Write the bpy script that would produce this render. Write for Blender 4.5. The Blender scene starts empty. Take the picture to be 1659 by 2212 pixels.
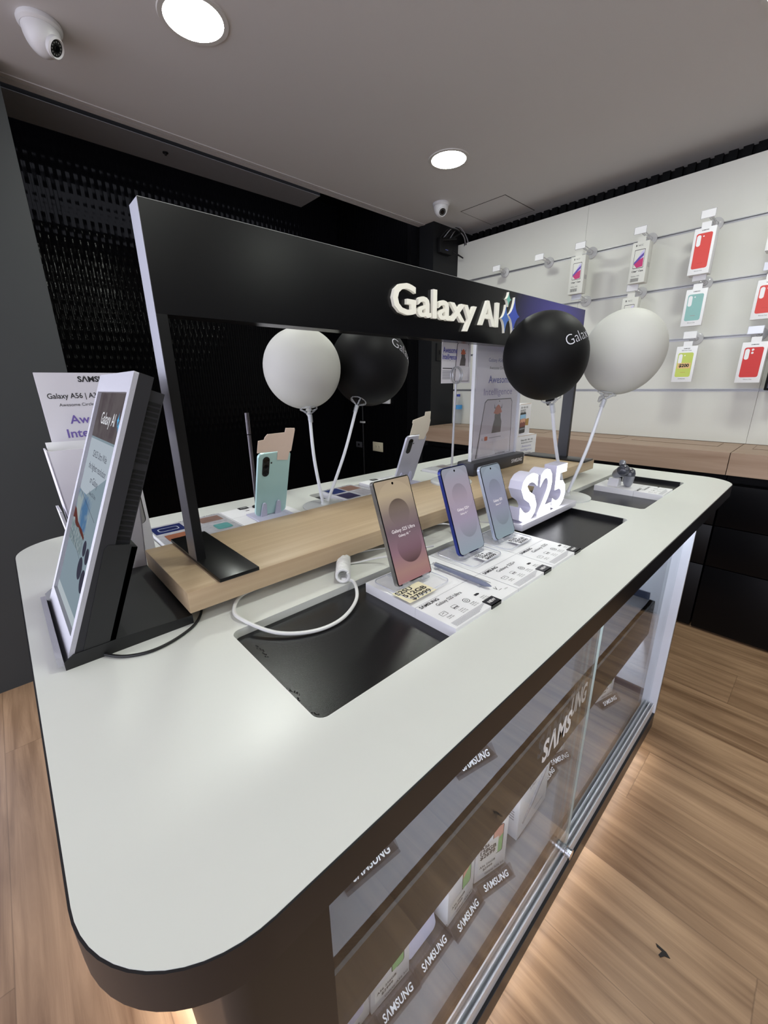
import bpy, bmesh, math, random
from mathutils import Matrix, Vector
random.seed(7)
SC = bpy.context.scene
COL = SC.collection
pi = math.pi

# ------------------------------------------------------------------ camera
cam_data = bpy.data.cameras.new('camera')
cam = bpy.data.objects.new('camera', cam_data)
COL.objects.link(cam)
RT = (0.7328676, -0.6802037, -0.0150973)
DN = (-0.2143607, -0.2097838, -0.9539603)
FW = (0.6457202, 0.7023629, -0.2995527)
cam.matrix_world = Matrix(((RT[0], -DN[0], -FW[0], 0.0),
                           (RT[1], -DN[1], -FW[1], 0.0),
                           (RT[2], -DN[2], -FW[2], 1.205),
                           (0, 0, 0, 1)))
cam_data.sensor_fit = 'VERTICAL'
cam_data.sensor_height = 36.0
cam_data.lens = 881.215 / 2212.0 * 36.0
cam_data.clip_start = 0.01
cam_data.clip_end = 60
SC.camera = cam

# ------------------------------------------------------------------ world, exposure
SC.view_settings.view_transform = 'Standard'
SC.view_settings.look = 'None'
SC.view_settings.exposure = 0.22
SC.view_settings.gamma = 1.0
SC.view_settings.use_curve_mapping = False
SC.cycles.use_denoising = True
SC.cycles.denoising_input_passes = 'RGB_ALBEDO_NORMAL'
SC.cycles.denoising_prefilter = 'ACCURATE'
SC.cycles.max_bounces = 10
SC.cycles.transparent_max_bounces = 24
SC.cycles.sample_clamp_indirect = 6.0
world = bpy.data.worlds.new('world')
SC.world = world
world.use_nodes = True
WORLD_COLOR = (0.84, 0.86, 1.0)
WORLD_STRENGTH = 2.5
world.node_tree.nodes['Background'].inputs[0].default_value = WORLD_COLOR + (1,)
world.node_tree.nodes['Background'].inputs[1].default_value = WORLD_STRENGTH
LAMP_POWER = 76.0        # emission of the round ceiling diffusers
LAMP_COLOR = (0.95, 1.0, 0.92)
LED_POWER = 30.0          # strip under the plinth
INNER_LED_POWER = 60.0    # strip inside the display cabinet
SIGN_POWER = 3.6         # lit numerals


# ------------------------------------------------------------------ materials
def lin(c):
    return tuple(((v / 255.0) / 12.92 if v / 255.0 <= 0.04045 else ((v / 255.0 + 0.055) / 1.055) ** 2.4) for v in c)


MATS = {}


def pm(name, rgb, rough=0.5, metal=0.0, spec=0.5, noise=0.0, nscale=30.0, bump=0.0, bscale=400.0, coat=0.0, emit=None, estr=0.0, alpha=None):
    if name in MATS:
        return MATS[name]
    m = bpy.data.materials.new(name)
    m.use_nodes = True
    nt = m.node_tree
    b = nt.nodes['Principled BSDF']
    c = lin(rgb)
    b.inputs['Base Color'].default_value = c + (1,)
    b.inputs['Roughness'].default_value = rough
    b.inputs['Metallic'].default_value = metal
    b.inputs['Specular IOR Level'].default_value = spec
    b.inputs['Coat Weight'].default_value = coat
    if emit is not None:
        b.inputs['Emission Color'].default_value = lin(emit) + (1,)
        b.inputs['Emission Strength'].default_value = estr
    tc = nt.nodes.new('ShaderNodeTexCoord')
    n = nt.nodes.new('ShaderNodeTexNoise')
    n.inputs['Scale'].default_value = nscale
    n.inputs['Detail'].default_value = 4
    nt.links.new(tc.outputs['Object'], n.inputs['Vector'])
    mx = nt.nodes.new('ShaderNodeMix')
    mx.data_type = 'RGBA'
    mx.inputs[6].default_value = c + (1,)
    mx.inputs[7].default_value = tuple(v * (1 - noise) for v in c) + (1,)
    nt.links.new(n.outputs['Fac'], mx.inputs[0])
    nt.links.new(mx.outputs[2], b.inputs['Base Color'])
    if bump > 0:
        n2 = nt.nodes.new('ShaderNodeTexNoise')
        n2.inputs['Scale'].default_value = bscale
        nt.links.new(tc.outputs['Object'], n2.inputs['Vector'])
        bp = nt.nodes.new('ShaderNodeBump')
        bp.inputs['Strength'].default_value = bump
        bp.inputs['Distance'].default_value = 0.001
        nt.links.new(n2.outputs['Fac'], bp.inputs['Height'])
        nt.links.new(bp.outputs['Normal'], b.inputs['Normal'])
    MATS[name] = m
    return m


def em(name, rgb, strength):
    if name in MATS:
        return MATS[name]
    m = bpy.data.materials.new(name)
    m.use_nodes = True
    nt = m.node_tree
    for n in list(nt.nodes):
        nt.nodes.remove(n)
    o = nt.nodes.new('ShaderNodeOutputMaterial')
    e = nt.nodes.new('ShaderNodeEmission')
    e.inputs[0].default_value = tuple(rgb) + (1,)
    e.inputs[1].default_value = strength
    nt.links.new(e.outputs[0], o.inputs[0])
    MATS[name] = m
    return m


def glass(name, tint=(0.96, 0.97, 0.97), ior=1.5, rough=0.0, body=0.0, body_rgb=(220, 222, 226)):
    """thin clear sheet: fresnel mix of see-through and mirror, with a little milky body"""
    if name in MATS:
        return MATS[name]
    m = bpy.data.materials.new(name)
    m.use_nodes = True
    nt = m.node_tree
    for n in list(nt.nodes):
        nt.nodes.remove(n)
    o = nt.nodes.new('ShaderNodeOutputMaterial')
    t = nt.nodes.new('ShaderNodeBsdfTransparent')
    t.inputs[0].default_value = tuple(tint) + (1,)
    g = nt.nodes.new('ShaderNodeBsdfGlossy')
    g.inputs['Roughness'].default_value = rough
    f = nt.nodes.new('ShaderNodeFresnel')
    ge = nt.nodes.new('ShaderNodeNewGeometry')
    mr = nt.nodes.new('ShaderNodeMapRange')      # same reflectance on both sides of the sheet
    mr.inputs[3].default_value = ior
    mr.inputs[4].default_value = 1.0 / ior
    nt.links.new(ge.outputs['Backfacing'], mr.inputs[0])
    nt.links.new(mr.outputs[0], f.inputs[0])
    d = nt.nodes.new('ShaderNodeBsdfDiffuse')
    d.inputs[0].default_value = lin(body_rgb) + (1,)
    m0 = nt.nodes.new('ShaderNodeMixShader')
    m0.inputs[0].default_value = body
    nt.links.new(t.outputs[0], m0.inputs[1])
    nt.links.new(d.outputs[0], m0.inputs[2])
    m1 = nt.nodes.new('ShaderNodeMixShader')
    nt.links.new(f.outputs[0], m1.inputs[0])
    nt.links.new(m0.outputs[0], m1.inputs[1])
    nt.links.new(g.outputs[0], m1.inputs[2])
    nt.links.new(m1.outputs[0], o.inputs[0])
    MATS[name] = m
    return m


class NT:
    """small node helper"""
    def __init__(s, name):
        s.m = bpy.data.materials.new(name)
        s.m.use_nodes = True
        s.t = s.m.node_tree
        s.b = s.t.nodes['Principled BSDF']
        MATS[name] = s.m

    def n(s, typ, **kw):
        x = s.t.nodes.new(typ)
        for k, v in kw.items():
            setattr(x, k, v)
        return x

    def l(s, a, b):
        s.t.links.new(a, b)

    def math(s, op, a, b=None, clamp=False):
        x = s.n('ShaderNodeMath', operation=op, use_clamp=clamp)
        for i, v in enumerate((a, b)):
            if v is None:
                continue
            if hasattr(v, 'is_output'):
                s.l(v, x.inputs[i])
            else:
                x.inputs[i].default_value = v
        return x.outputs[0]

    def mix(s, f, a, b):
        x = s.n('ShaderNodeMix', data_type='RGBA')
        for i, v in ((0, f), (6, a), (7, b)):
            if hasattr(v, 'is_output'):
                s.l(v, x.inputs[i])
            elif i == 0:
                x.inputs[0].default_value = v
            else:
                x.inputs[i].default_value = lin(v) + (1,)
        return x.outputs[2]

    def ramp(s, f, stops):
        x = s.n('ShaderNodeValToRGB')
        e = x.color_ramp.elements
        while len(e) < len(stops):
            e.new(0.5)
        for k, (p, c) in enumerate(stops):
            e[k].position = p
            e[k].color = lin(c) + (1,)
        s.l(f, x.inputs[0])
        return x.outputs[0]


def wood(name, light, dark, axis='X', freq=60.0, rough=0.45, planks=None, contrast=1.0, spec=0.35):
    """grain runs along axis; planks=(length, width) lays staggered boards"""
    w = NT(name)
    tc = w.n('ShaderNodeTexCoord')
    mp = w.n('ShaderNodeMapping')
    w.l(tc.outputs['Object'], mp.inputs['Vector'])
    sc = (1.6, freq, freq) if axis == 'X' else (freq, 1.6, freq)
    vec = tc.outputs['Object']
    if planks:
        sp = w.n('ShaderNodeSeparateXYZ')
        w.l(vec, sp.inputs[0])
        row = w.math('FLOOR', w.math('DIVIDE', sp.outputs[0], planks[1]))
        off = w.math('MULTIPLY', row, 0.37 * planks[0])
        yy = w.math('DIVIDE', w.math('ADD', sp.outputs[1], off), planks[0])
        brd = w.math('FLOOR', yy)
        rnd = w.n('ShaderNodeTexWhiteNoise', noise_dimensions='2D')
        cb = w.n('ShaderNodeCombineXYZ')
        w.l(row, cb.inputs[0])
        w.l(brd, cb.inputs[1])
        w.l(cb.outputs[0], rnd.inputs['Vector'])
        va = w.n('ShaderNodeVectorMath', operation='ADD')
        vs = w.n('ShaderNodeVectorMath', operation='SCALE')
        w.l(rnd.outputs['Color'], vs.inputs[0])
        vs.inputs['Scale'].default_value = 5.0
        w.l(tc.outputs['Object'], va.inputs[0])
        w.l(vs.outputs[0], va.inputs[1])
        w.l(va.outputs[0], mp.inputs['Vector'])
    mp.inputs['Scale'].default_value = sc
    n1 = w.n('ShaderNodeTexNoise')
    n1.inputs['Scale'].default_value = 1.0
    n1.inputs['Detail'].default_value = 6
    n1.inputs['Roughness'].default_value = 0.62
    n1.inputs['Distortion'].default_value = 0.6
    w.l(mp.outputs[0], n1.inputs['Vector'])
    mp2 = w.n('ShaderNodeMapping')
    mp2.inputs['Scale'].default_value = tuple(v * (0.22 if v > 2 else 0.7) for v in sc)
    w.l(mp.inputs['Vector'].links[0].from_socket, mp2.inputs['Vector'])
    n2 = w.n('ShaderNodeTexNoise')
    n2.inputs['Scale'].default_value = 1.0
    n2.inputs['Detail'].default_value = 3
    n2.inputs['Distortion'].default_value = 1.2
    w.l(mp2.outputs[0], n2.inputs['Vector'])
    f = w.math('ADD', w.math('MULTIPLY', n1.outputs['Fac'], 0.6), w.math('MULTIPLY', n2.outputs['Fac'], 0.4))
    f = w.math('ADD', w.math('MULTIPLY', w.math('SUBTRACT', f, 0.5), 2.4 * contrast), 0.5, True)
    colr = w.mix(f, dark, light)
    if planks:
        colr = w.mix(w.math('MULTIPLY', rnd.outputs['Value'], 0.30), colr, dark)
        fx = w.math('ABSOLUTE', w.math('SUBTRACT', w.math('FRACT', w.math('DIVIDE', sp.outputs[0], planks[1])), 0.5))
        fy = w.math('ABSOLUTE', w.math('SUBTRACT', w.math('FRACT', yy), 0.5))
        g = w.math('MAXIMUM', w.math('GREATER_THAN', fx, 0.5 - 0.0012 / planks[1]), w.math('GREATER_THAN', fy, 0.5 - 0.0012 / planks[0]))
        colr = w.mix(w.math('MULTIPLY', g, 0.32), colr, (60, 42, 28))
    w.l(colr, w.b.inputs['Base Color'])
    w.b.inputs['Roughness'].default_value = rough
    w.b.inputs['Specular IOR Level'].default_value = spec
    bp = w.n('ShaderNodeBump')
    bp.inputs['Strength'].default_value = 0.15
    bp.inputs['Distance'].default_value = 0.001
    w.l(n1.outputs['Fac'], bp.inputs['Height'])
    w.l(bp.outputs[0], w.b.inputs['Normal'])
    return w.m


def ribbed(name, axis, pitch=0.019, rough=0.11):
    """glossy black corrugated panel: upright ribs, staggered crossings"""
    w = NT(name)
    tc = w.n('ShaderNodeTexCoord')
    sp = w.n('ShaderNodeSeparateXYZ')
    w.l(tc.outputs['Object'], sp.inputs[0])
    u = sp.outputs[0] if axis == 'X' else sp.outputs[1]
    z = sp.outputs[2]
    a = w.math('DIVIDE', u, pitch)
    rib = w.math('ABSOLUTE', w.math('SINE', w.math('MULTIPLY', a, pi)))
    odd = w.math('MODULO', w.math('FLOOR', a), 2.0)
    ph = w.math('ADD', w.math('MULTIPLY', z, 1 / 0.11), w.math('MULTIPLY', odd, 0.5))
    cr = w.math('POWER', w.math('ABSOLUTE', w.math('SINE', w.math('MULTIPLY', ph, pi))), 6.0)
    nz = w.n('ShaderNodeTexNoise')
    nz.inputs['Scale'].default_value = 5.0
    w.l(tc.outputs['Object'], nz.inputs['Vector'])
    h = w.math('ADD', w.math('ADD', w.math('MULTIPLY', rib, 0.32), w.math('MULTIPLY', cr, 0.75)), w.math('MULTIPLY', nz.outputs['Fac'], 1.2))
    bp = w.n('ShaderNodeBump')
    bp.inputs['Strength'].default_value = 0.9
    bp.inputs['Distance'].default_value = 0.0022
    w.l(h, bp.inputs['Height'])
    w.l(bp.outputs[0], w.b.inputs['Normal'])
    w.b.inputs['Base Color'].default_value = lin((9, 9, 11)) + (1,)
    w.b.inputs['Roughness'].default_value = rough
    w.b.inputs['Specular IOR Level'].default_value = 0.06
    return w.m


# ------------------------------------------------------------------ mesh builder
def frame(o, u, v):
    u = Vector(u).normalized()
    v = Vector(v).normalized()
    n = u.cross(v)
    return Matrix(((u.x, v.x, n.x, o[0]), (u.y, v.y, n.y, o[1]), (u.z, v.z, n.z, o[2]), (0, 0, 0, 1)))


def top(o):
    return frame(o, (1, 0, 0), (0, 1, 0))


def front(o):                      # faces -y
    return frame(o, (1, 0, 0), (0, 0, 1))


def rear(o):                       # faces +y
    return frame(o, (-1, 0, 0), (0, 0, 1))


def west(o):                       # faces -x
    return frame(o, (0, -1, 0), (0, 0, 1))


_TX = {}


def text_geo(s, bold=0.0, ext=0.0):
    k = (s, bold, ext)
    if k not in _TX:
        c = bpy.data.curves.new('t', 'FONT')
        c.body = s
        c.offset = bold
        c.extrude = ext
        c.resolution_u = 3
        o = bpy.data.objects.new('t', c)
        m = bpy.data.meshes.new_from_object(o)
        vs = [tuple(v.co) for v in m.vertices]
        fs = [tuple(p.vertices) for p in m.polygons]
        bpy.data.objects.remove(o)
        bpy.data.curves.remove(c)
        bpy.data.meshes.remove(m)
        _TX[k] = (vs, fs)
    return _TX[k]


def curve_geo(polys, half):
    c = bpy.data.curves.new('t', 'CURVE')
    c.dimensions = '2D'
    c.fill_mode = 'BOTH'
    c.extrude = half
    for p in polys:
        s = c.splines.new('POLY')
        s.points.add(len(p) - 1)
        for i, q in enumerate(p):
            s.points[i].co = (q[0], q[1], 0, 1)
        s.use_cyclic_u = True
    o = bpy.data.objects.new('t', c)
    m = bpy.data.meshes.new_from_object(o)
    vs = [tuple(v.co) for v in m.vertices]
    fs = [tuple(p.vertices) for p in m.polygons]
    bpy.data.objects.remove(o)
    bpy.data.curves.remove(c)
    bpy.data.meshes.remove(m)
    return vs, fs


def rrect(x0, x1, y0, y1, r, n=6):
    if r <= 0:
        return [(x0, y0), (x1, y0), (x1, y1), (x0, y1)]
    out = []
    for cx, cy, a in ((x1 - r, y0 + r, -pi / 2), (x1 - r, y1 - r, 0), (x0 + r, y1 - r, pi / 2), (x0 + r, y0 + r, pi)):
        for i in range(n + 1):
            t = a + pi / 2 * i / n
            out.append((cx + r * math.cos(t), cy + r * math.sin(t)))
    return out


def circle(cx, cy, r, n=24, ry=None):
    ry = r if ry is None else ry
    return [(cx + r * math.cos(2 * pi * i / n), cy + ry * math.sin(2 * pi * i / n)) for i in range(n)]


def smooth_path(pts, k=8):
    P = [Vector(p) for p in pts]
    out = []
    for i in range(len(P) - 1):
        a = P[max(i - 1, 0)]
        b = P[i]
        c = P[i + 1]
        d = P[min(i + 2, len(P) - 1)]
        for j in range(k):
            t = j / k
            out.append(0.5 * ((2 * b) + (c - a) * t + (2 * a - 5 * b + 4 * c - d) * t * t + (3 * b - a - 3 * c + d) * t ** 3))
    out.append(P[-1])
    return out


class MB:
    def __init__(s):
        s.v, s.f, s.k = [], [], []

    def add(s, vs, fs, m=0, M=None):
        o = len(s.v)
        if M is not None:
            vs = [M @ Vector(v) for v in vs]
        s.v += [tuple(v) for v in vs]
        s.f += [tuple(i + o for i in f) for f in fs]
        s.k += [m] * len(fs)
        return s

    def box(s, x0, x1, y0, y1, z0, z1, m=0, M=None, bev=0.0, seg=2):
        if bev <= 0:
            vs = [(x, y, z) for x in (x0, x1) for y in (y0, y1) for z in (z0, z1)]
            fs = [(0, 1, 3, 2), (4, 6, 7, 5), (0, 4, 5, 1), (2, 3, 7, 6), (0, 2, 6, 4), (1, 5, 7, 3)]
            return s.add(vs, fs, m, M)
        bm = bmesh.new()
        bmesh.ops.create_cube(bm, size=1.0)
        for v in bm.verts:
            v.co = Vector(((x0 + x1) / 2 + v.co.x * (x1 - x0), (y0 + y1) / 2 + v.co.y * (y1 - y0), (z0 + z1) / 2 + v.co.z * (z1 - z0)))
        bmesh.ops.bevel(bm, geom=bm.edges[:], offset=bev, segments=seg, affect='EDGES', profile=0.5)
        bm.verts.index_update()
        s.add([v.co[:] for v in bm.verts], [tuple(v.index for v in f.verts) for f in bm.faces], m, M)
        bm.free()
        return s

    def prism(s, poly, z0, z1, m=0, M=None, top_m=None, caps=True):
        n = len(poly)
        a = sum(poly[i][0] * poly[(i + 1) % n][1] - poly[(i + 1) % n][0] * poly[i][1] for i in range(n))
        if a < 0:
            poly = poly[::-1]
        vs = [(x, y, z0) for x, y in poly] + [(x, y, z1) for x, y in poly]
        s.add(vs, [(i, (i + 1) % n, n + (i + 1) % n, n + i) for i in range(n)], m, M)
        if caps:
            s.add(vs, [tuple(range(n))[::-1]], m, M)
            s.add(vs, [tuple(range(n, 2 * n))], m if top_m is None else top_m, M)
        return s

    def flat(s, poly, z=0.0003, m=0, M=None):
        n = len(poly)
        a = sum(poly[i][0] * poly[(i + 1) % n][1] - poly[(i + 1) % n][0] * poly[i][1] for i in range(n))
        if a < 0:
            poly = poly[::-1]
        return s.add([(x, y, z) for x, y in poly], [tuple(range(n))], m, M)

    def outline(s, poly, w, z=0.0003, m=0, M=None):
        n = len(poly)
        cx = sum(p[0] for p in poly) / n
        cy = sum(p[1] for p in poly) / n
        inn = []
        for p in poly:
            d = math.hypot(p[0] - cx, p[1] - cy)
            k = max(0.0, 1 - w * 1.2 / d)
            inn.append((cx + (p[0] - cx) * k, cy + (p[1] - cy) * k))
        vs = [(x, y, z) for x, y in poly] + [(x, y, z) for x, y in inn]
        return s.add(vs, [(i, (i + 1) % n, n + (i + 1) % n, n + i) for i in range(n)], m, M)

    def holes(s, polys, z0, z1, m=0, M=None):
        vs, fs = curve_geo(polys, (z1 - z0) / 2)
        zz = (z0 + z1) / 2
        return s.add([(x, y, z + zz) for x, y, z in vs], fs, m, M)

    def text(s, body, M, x=0.0, y=0.0, h=None, w=None, m=0, z=0.0004, bold=0.0, ext=0.0, al='L', hw=None, slant=0.0):
        """h: cap height, w: width (uniform scale from whichever is given, both = stretched)"""
        vs, fs = text_geo(body, bold, 1.0 if ext else 0.0)
        if not vs:
            return s
        mnx = min(v[0] for v in vs)
        mxx = max(v[0] for v in vs)
        sy = (h / 0.70) if h else (w / (mxx - mnx))
        sx = (w / (mxx - mnx)) if w else sy
        wd = (mxx - mnx) * sx
        x0 = x - mnx * sx - (wd if al == 'R' else wd / 2 if al == 'C' else 0)
        out = [(x0 + v[0] * sx + v[1] * sy * slant, y + v[1] * sy, z + (v[2] + 1) / 2 * ext if ext else z) for v in vs]
        return s.add(out, fs, m, M)

    def tube(s, pts, r, n=8, m=0, M=None, cap=True, close=False):
        P = [Vector(p) for p in pts]
        R = r if isinstance(r, (list, tuple)) else [r] * len(P)
        vs, fs = [], []
        up = None
        L = len(P)
        for i, p in enumerate(P):
            if close:
                t = (P[(i + 1) % L] - P[i - 1])
            else:
                t = (P[min(i + 1, L - 1)] - P[max(i - 1, 0)])
            t = t.normalized() if t.length > 1e-9 else Vector((0, 0, 1))
            if up is None:
                up = Vector((0, 0, 1)) if abs(t.z) < 0.9 else Vector((1, 0, 0))
            a = (up - t * up.dot(t))
            a = a.normalized() if a.length > 1e-6 else t.orthogonal().normalized()
            up = a
            b = t.cross(a)
            for j in range(n):
                q = 2 * pi * j / n
                vs.append(p + (a * math.cos(q) + b * math.sin(q)) * R[i])
        for i in range(L if close else L - 1):
            for j in range(n):
                i2 = (i + 1) % L
                fs.append((i * n + j, i * n + (j + 1) % n, i2 * n + (j + 1) % n, i2 * n + j))
        if cap and not close:
            fs.append(tuple(range(n))[::-1])
            fs.append(tuple(range((L - 1) * n, L * n)))
        return s.add(vs, fs, m, M)

    def lathe(s, prof, n=32, m=0, M=None):
        vs, fs = [], []
        L = len(prof)
        for r, z in prof:
            for j in range(n):
                q = 2 * pi * j / n
                vs.append((r * math.cos(q), r * math.sin(q), z))
        for i in range(L - 1):
            for j in range(n):
                fs.append((i * n + j, i * n + (j + 1) % n, (i + 1) * n + (j + 1) % n, (i + 1) * n + j))
        fs.append(tuple(range(n))[::-1])
        fs.append(tuple(range((L - 1) * n, L * n)))
        return s.add(vs, fs, m, M)

    def build(s, name, mats, parent=None, smooth=True, label=None, angle=35, loc=None):
        me = bpy.data.meshes.new(name)
        vs = s.v
        if loc is not None:
            vs = [(x - loc[0], y - loc[1], z - loc[2]) for x, y, z in vs]
        me.from_pydata(vs, [], s.f)
        for m in (mats if isinstance(mats, (list, tuple)) else [mats]):
            me.materials.append(m)
        me.polygons.foreach_set('material_index', s.k)
        me.update()
        if smooth:
            me.polygons.foreach_set('use_smooth', [True] * len(me.polygons))
            me.set_sharp_from_angle(angle=math.radians(angle))
        o = bpy.data.objects.new(name, me)
        COL.objects.link(o)
        if loc is not None:
            o.location = loc
        if parent is not None:
            o.parent = parent
        if label:
            o['label'] = label
        return o


def thing(name, label, cat, loc=(0, 0, 0), rot=(0, 0, 0), group=None):
    o = bpy.data.objects.new(name, None)
    o.empty_display_size = 0.05
    COL.objects.link(o)
    o.location = loc
    o.rotation_euler = rot
    o['label'] = label
    o['category'] = cat
    if group:
        o['group'] = group
    return o


def tag(o, label, cat, group=None):
    o['label'] = label
    o['category'] = cat
    if group:
        o['group'] = group
    return o


def struct(o):
    o['kind'] = 'structure'
    return o


def dup(root, loc, label, rot=None, group=None):
    r = root.copy()
    COL.objects.link(r)
    r.location = loc
    if rot is not None:
        r.rotation_euler = rot
    r['label'] = label
    if group:
        r['group'] = group
    for ch in list(root.children):
        c = ch.copy()
        COL.objects.link(c)
        c.parent = r
        for g in list(ch.children):
            d = g.copy()
            COL.objects.link(d)
            d.parent = c
    return r


# common materials
WHITE_TOP = pm('white_laminate', (215, 217, 211), 0.32, noise=0.02)
BLACK_SATIN = pm('black_satin', (12, 12, 14), 0.35, spec=0.3, noise=0.1)
BLACK_MATT = pm('black_matt', (9, 9, 11), 0.6, spec=0.15, noise=0.1)
BLACK_PAD = pm('black_pad', (13, 13, 16), 0.26, spec=0.45, noise=0.15, bump=0.15, bscale=900)
BLACK_PLASTIC = pm('black_plastic', (15, 15, 17), 0.5, spec=0.3, noise=0.1)
CARD_WHITE = pm('white_card', (236, 236, 238), 0.5, noise=0.02)
PLASTIC_WHITE = pm('white_plastic', (228, 228, 230), 0.38, noise=0.02)
PAPER_WHITE = pm('white_paper', (226, 224, 228), 0.7, noise=0.03)
STEEL = pm('brushed_steel', (186, 186, 188), 0.42, metal=0.55, noise=0.15, nscale=80)
CHROME = pm('chrome', (215, 215, 218), 0.12, metal=1.0)
INK = pm('black_ink', (24, 24, 28), 0.6)
INK_GREY = pm('grey_ink', (150, 150, 158), 0.6)
INK_BLUE = pm('blue_ink', (70, 72, 160), 0.6)
INK_PURPLE = pm('purple_ink', (110, 92, 165), 0.6)
INK_WHITE = pm('white_ink', (235, 235, 235), 0.6)
ACRYLIC = glass('clear_acrylic', (0.985, 0.985, 0.99), 1.25, 0.0, 0.0)
CLEAR_PLASTIC = glass('clear_plastic', (0.94, 0.95, 0.96), 1.40, 0.0, 0.22)
FROSTED = pm('frosted_plastic', (206, 209, 208), 0.25, spec=0.6, noise=0.02)
PANE = glass('window_glass', (0.97, 0.98, 0.98), 1.30, 0.0, 0.0)
OAK = wood('light_oak', (200, 178, 146), (166, 142, 112), 'X', 70, 0.42, contrast=0.8)
OAK_END = wood('light_oak_fascia', (180, 156, 136), (148, 122, 102), 'Y', 55, 0.45, contrast=0.8)
FLOOR = wood('floor_boards', (180, 147, 115), (116, 88, 64), 'Y', 30, 0.40, planks=(1.25, 0.23), contrast=1.5, spec=0.4)
GREY_WALL = pm('charcoal_paint', (52, 55, 56), 0.55, noise=0.08, nscale=4)
CEIL = pm('ceiling_paint', (208, 206, 206), 0.8, noise=0.03, nscale=3)
PANEL_WHITE = pm('white_panel', (214, 214, 207), 0.42, noise=0.02)
RED = pm('red_print', (205, 62, 58), 0.5, noise=0.05)
KRAFT = pm('kraft_card', (202, 180, 160), 0.75, noise=0.08)
SILVER = pm('silver_frame', (196, 196, 200), 0.3, metal=0.9)


# ================================================================== structure
b = MB().box(-3.2, 3.0, -3.4, 3.3, -0.06, 0.0)
struct(b.build('floor', FLOOR, smooth=False))
b = MB().box(-1.7, 2.92, -3.4, 2.2, 2.25, 2.31)
struct(b.build('ceiling', CEIL, smooth=False))
# ceiling edge profile above the recess
b = MB()
b.box(-1.7, 2.45, 2.2, 2.222, 2.247, 2.30, 0)
b.box(-1.7, 2.45, 2.222, 2.232, 2.256, 2.30, 1)
b.box(-1.7, 2.45, 2.232, 2.262, 2.249, 2.30, 0)
struct(b.build('trim_1', [pm('edge_trim_grey', (205, 202, 202), 0.5, noise=0.1), BLACK_MATT], smooth=False))
b = MB().box(-1.7, 2.55, 2.262, 3.3, 2.62, 2.66)
struct(b.build('trim_2', BLACK_MATT, smooth=False))
b = MB().box(-0.30, 0.245, 2.12, 3.3, 0, 2.62)
struct(b.build('wall_left', GREY_WALL, smooth=False))
b = MB().box(0.245, 2.45, 3.2, 3.26, 0, 2.62)
struct(b.build('wall_back', ribbed('ribbed_black', 'X'), smooth=False))
b = MB().box(2.45, 2.52, 2.36, 3.2, 0, 2.62)
struct(b.build('wall_side', ribbed('ribbed_black_side', 'Y', rough=0.3), smooth=False))
b = MB()
for y0, y1, x0 in ((2.25, 2.262, 2.452), (2.268, 2.28, 2.452), (2.286, 2.335, 2.455), (2.341, 2.365, 2.447)):
    b.box(x0, 2.52, y0, y1, 0, 2.62)
struct(b.build('trim_3', BLACK_SATIN, smooth=False))
b = MB().box(2.45, 2.92, 2.12, 2.25, 0, 2.255)
struct(b.build('wall_pillar', pm('pillar_paint', (24, 25, 28), 0.5, spec=0.3, noise=0.12, nscale=5), smooth=False))
b = MB()
for i in range(76):
    y = 2.1 - i * 0.055
    b.box(2.862, 2.885, y - 0.036, y, 1.9, 2.25)
b.box(2.885, 2.93, -3.4, 2.12, 0, 2.26)
struct(b.build('wall_right', BLACK_MATT, smooth=False))
b = MB().box(-1.7, 2.92, -3.46, -3.4, 0, 2.31)
struct(b.build('wall_front', pm('front_wall_paint', (120, 119, 118), 0.7, noise=0.05), smooth=False))

# dropped board hanging in the recess
sf = thing('soffit_board', 'long dark grey board fixed under the recess above the corrugated wall', 'board', (0.95, 2.40, 2.25))
b = MB().box(-0.70, 0.70, -0.10, 0.105, 0.0015, 0.05, 1)  # black faces paint the slot's shade onto the board's front
b.box(-0.70, 0.70, -0.10, 0.105, 0.0, 0.0015, 0)
b.build('board', [pm('soffit_grey', (128, 128, 132), 0.5, noise=0.08), BLACK_MATT], sf, smooth=False)
MB().lathe([(0.012, -0.004), (0.012, 0.002)], 16, M=Matrix.Translation((-0.11, -0.02, 0))).lathe([(0.005, -0.012), (0.005, 0)], 12, M=Matrix.Translation((-0.11, -0.02, 0))).build('sensor', BLACK_PLASTIC, sf)
for x in (-0.5, 0.46):
    MB().box(x, x + 0.04, -0.02, 0.02, 0.05, 0.37).build('hanger', BLACK_MATT, sf, smooth=False)

# ceiling lamps; the rearmost pair is unseen, added for a glow on the header
for x, y, lab in ((0.683, 1.545, 'large round recessed ceiling light cut by the top edge of the photo'),
                  (1.893, 1.550, 'round recessed ceiling light in the middle of the grey ceiling'),
                  (0.683, 0.30, 'round recessed ceiling light above the photographer'),
                  (1.893, 0.30, 'round recessed ceiling light above the right end of the counter'),
                  (0.683, -0.95, 'round recessed ceiling light behind the photographer'),
                  (1.893, -0.95, 'round recessed ceiling light behind the photographer on the right'),
                  (0.683, -2.15, 'unseen round ceiling light added far behind the photographer'),
                  (1.893, -2.15, 'unseen round ceiling light added far behind the photographer on the right')):
    t = thing('ceiling_light', lab, 'ceiling light', (x, y, 2.25), group='round ceiling lights')
    r = MB()
    r.lathe([(0.084, 0.0), (0.084, -0.004), (0.098, -0.004), (0.100, 0.0)], 48)
    r.build('rim', pm('lamp_rim', (205, 203, 200), 0.5), t)
    MB().lathe([(0.084, -0.001), (0.084, -0.0032)], 48).build('diffuser', em('lamp_glow', LAMP_COLOR, LAMP_POWER), t)

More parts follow.
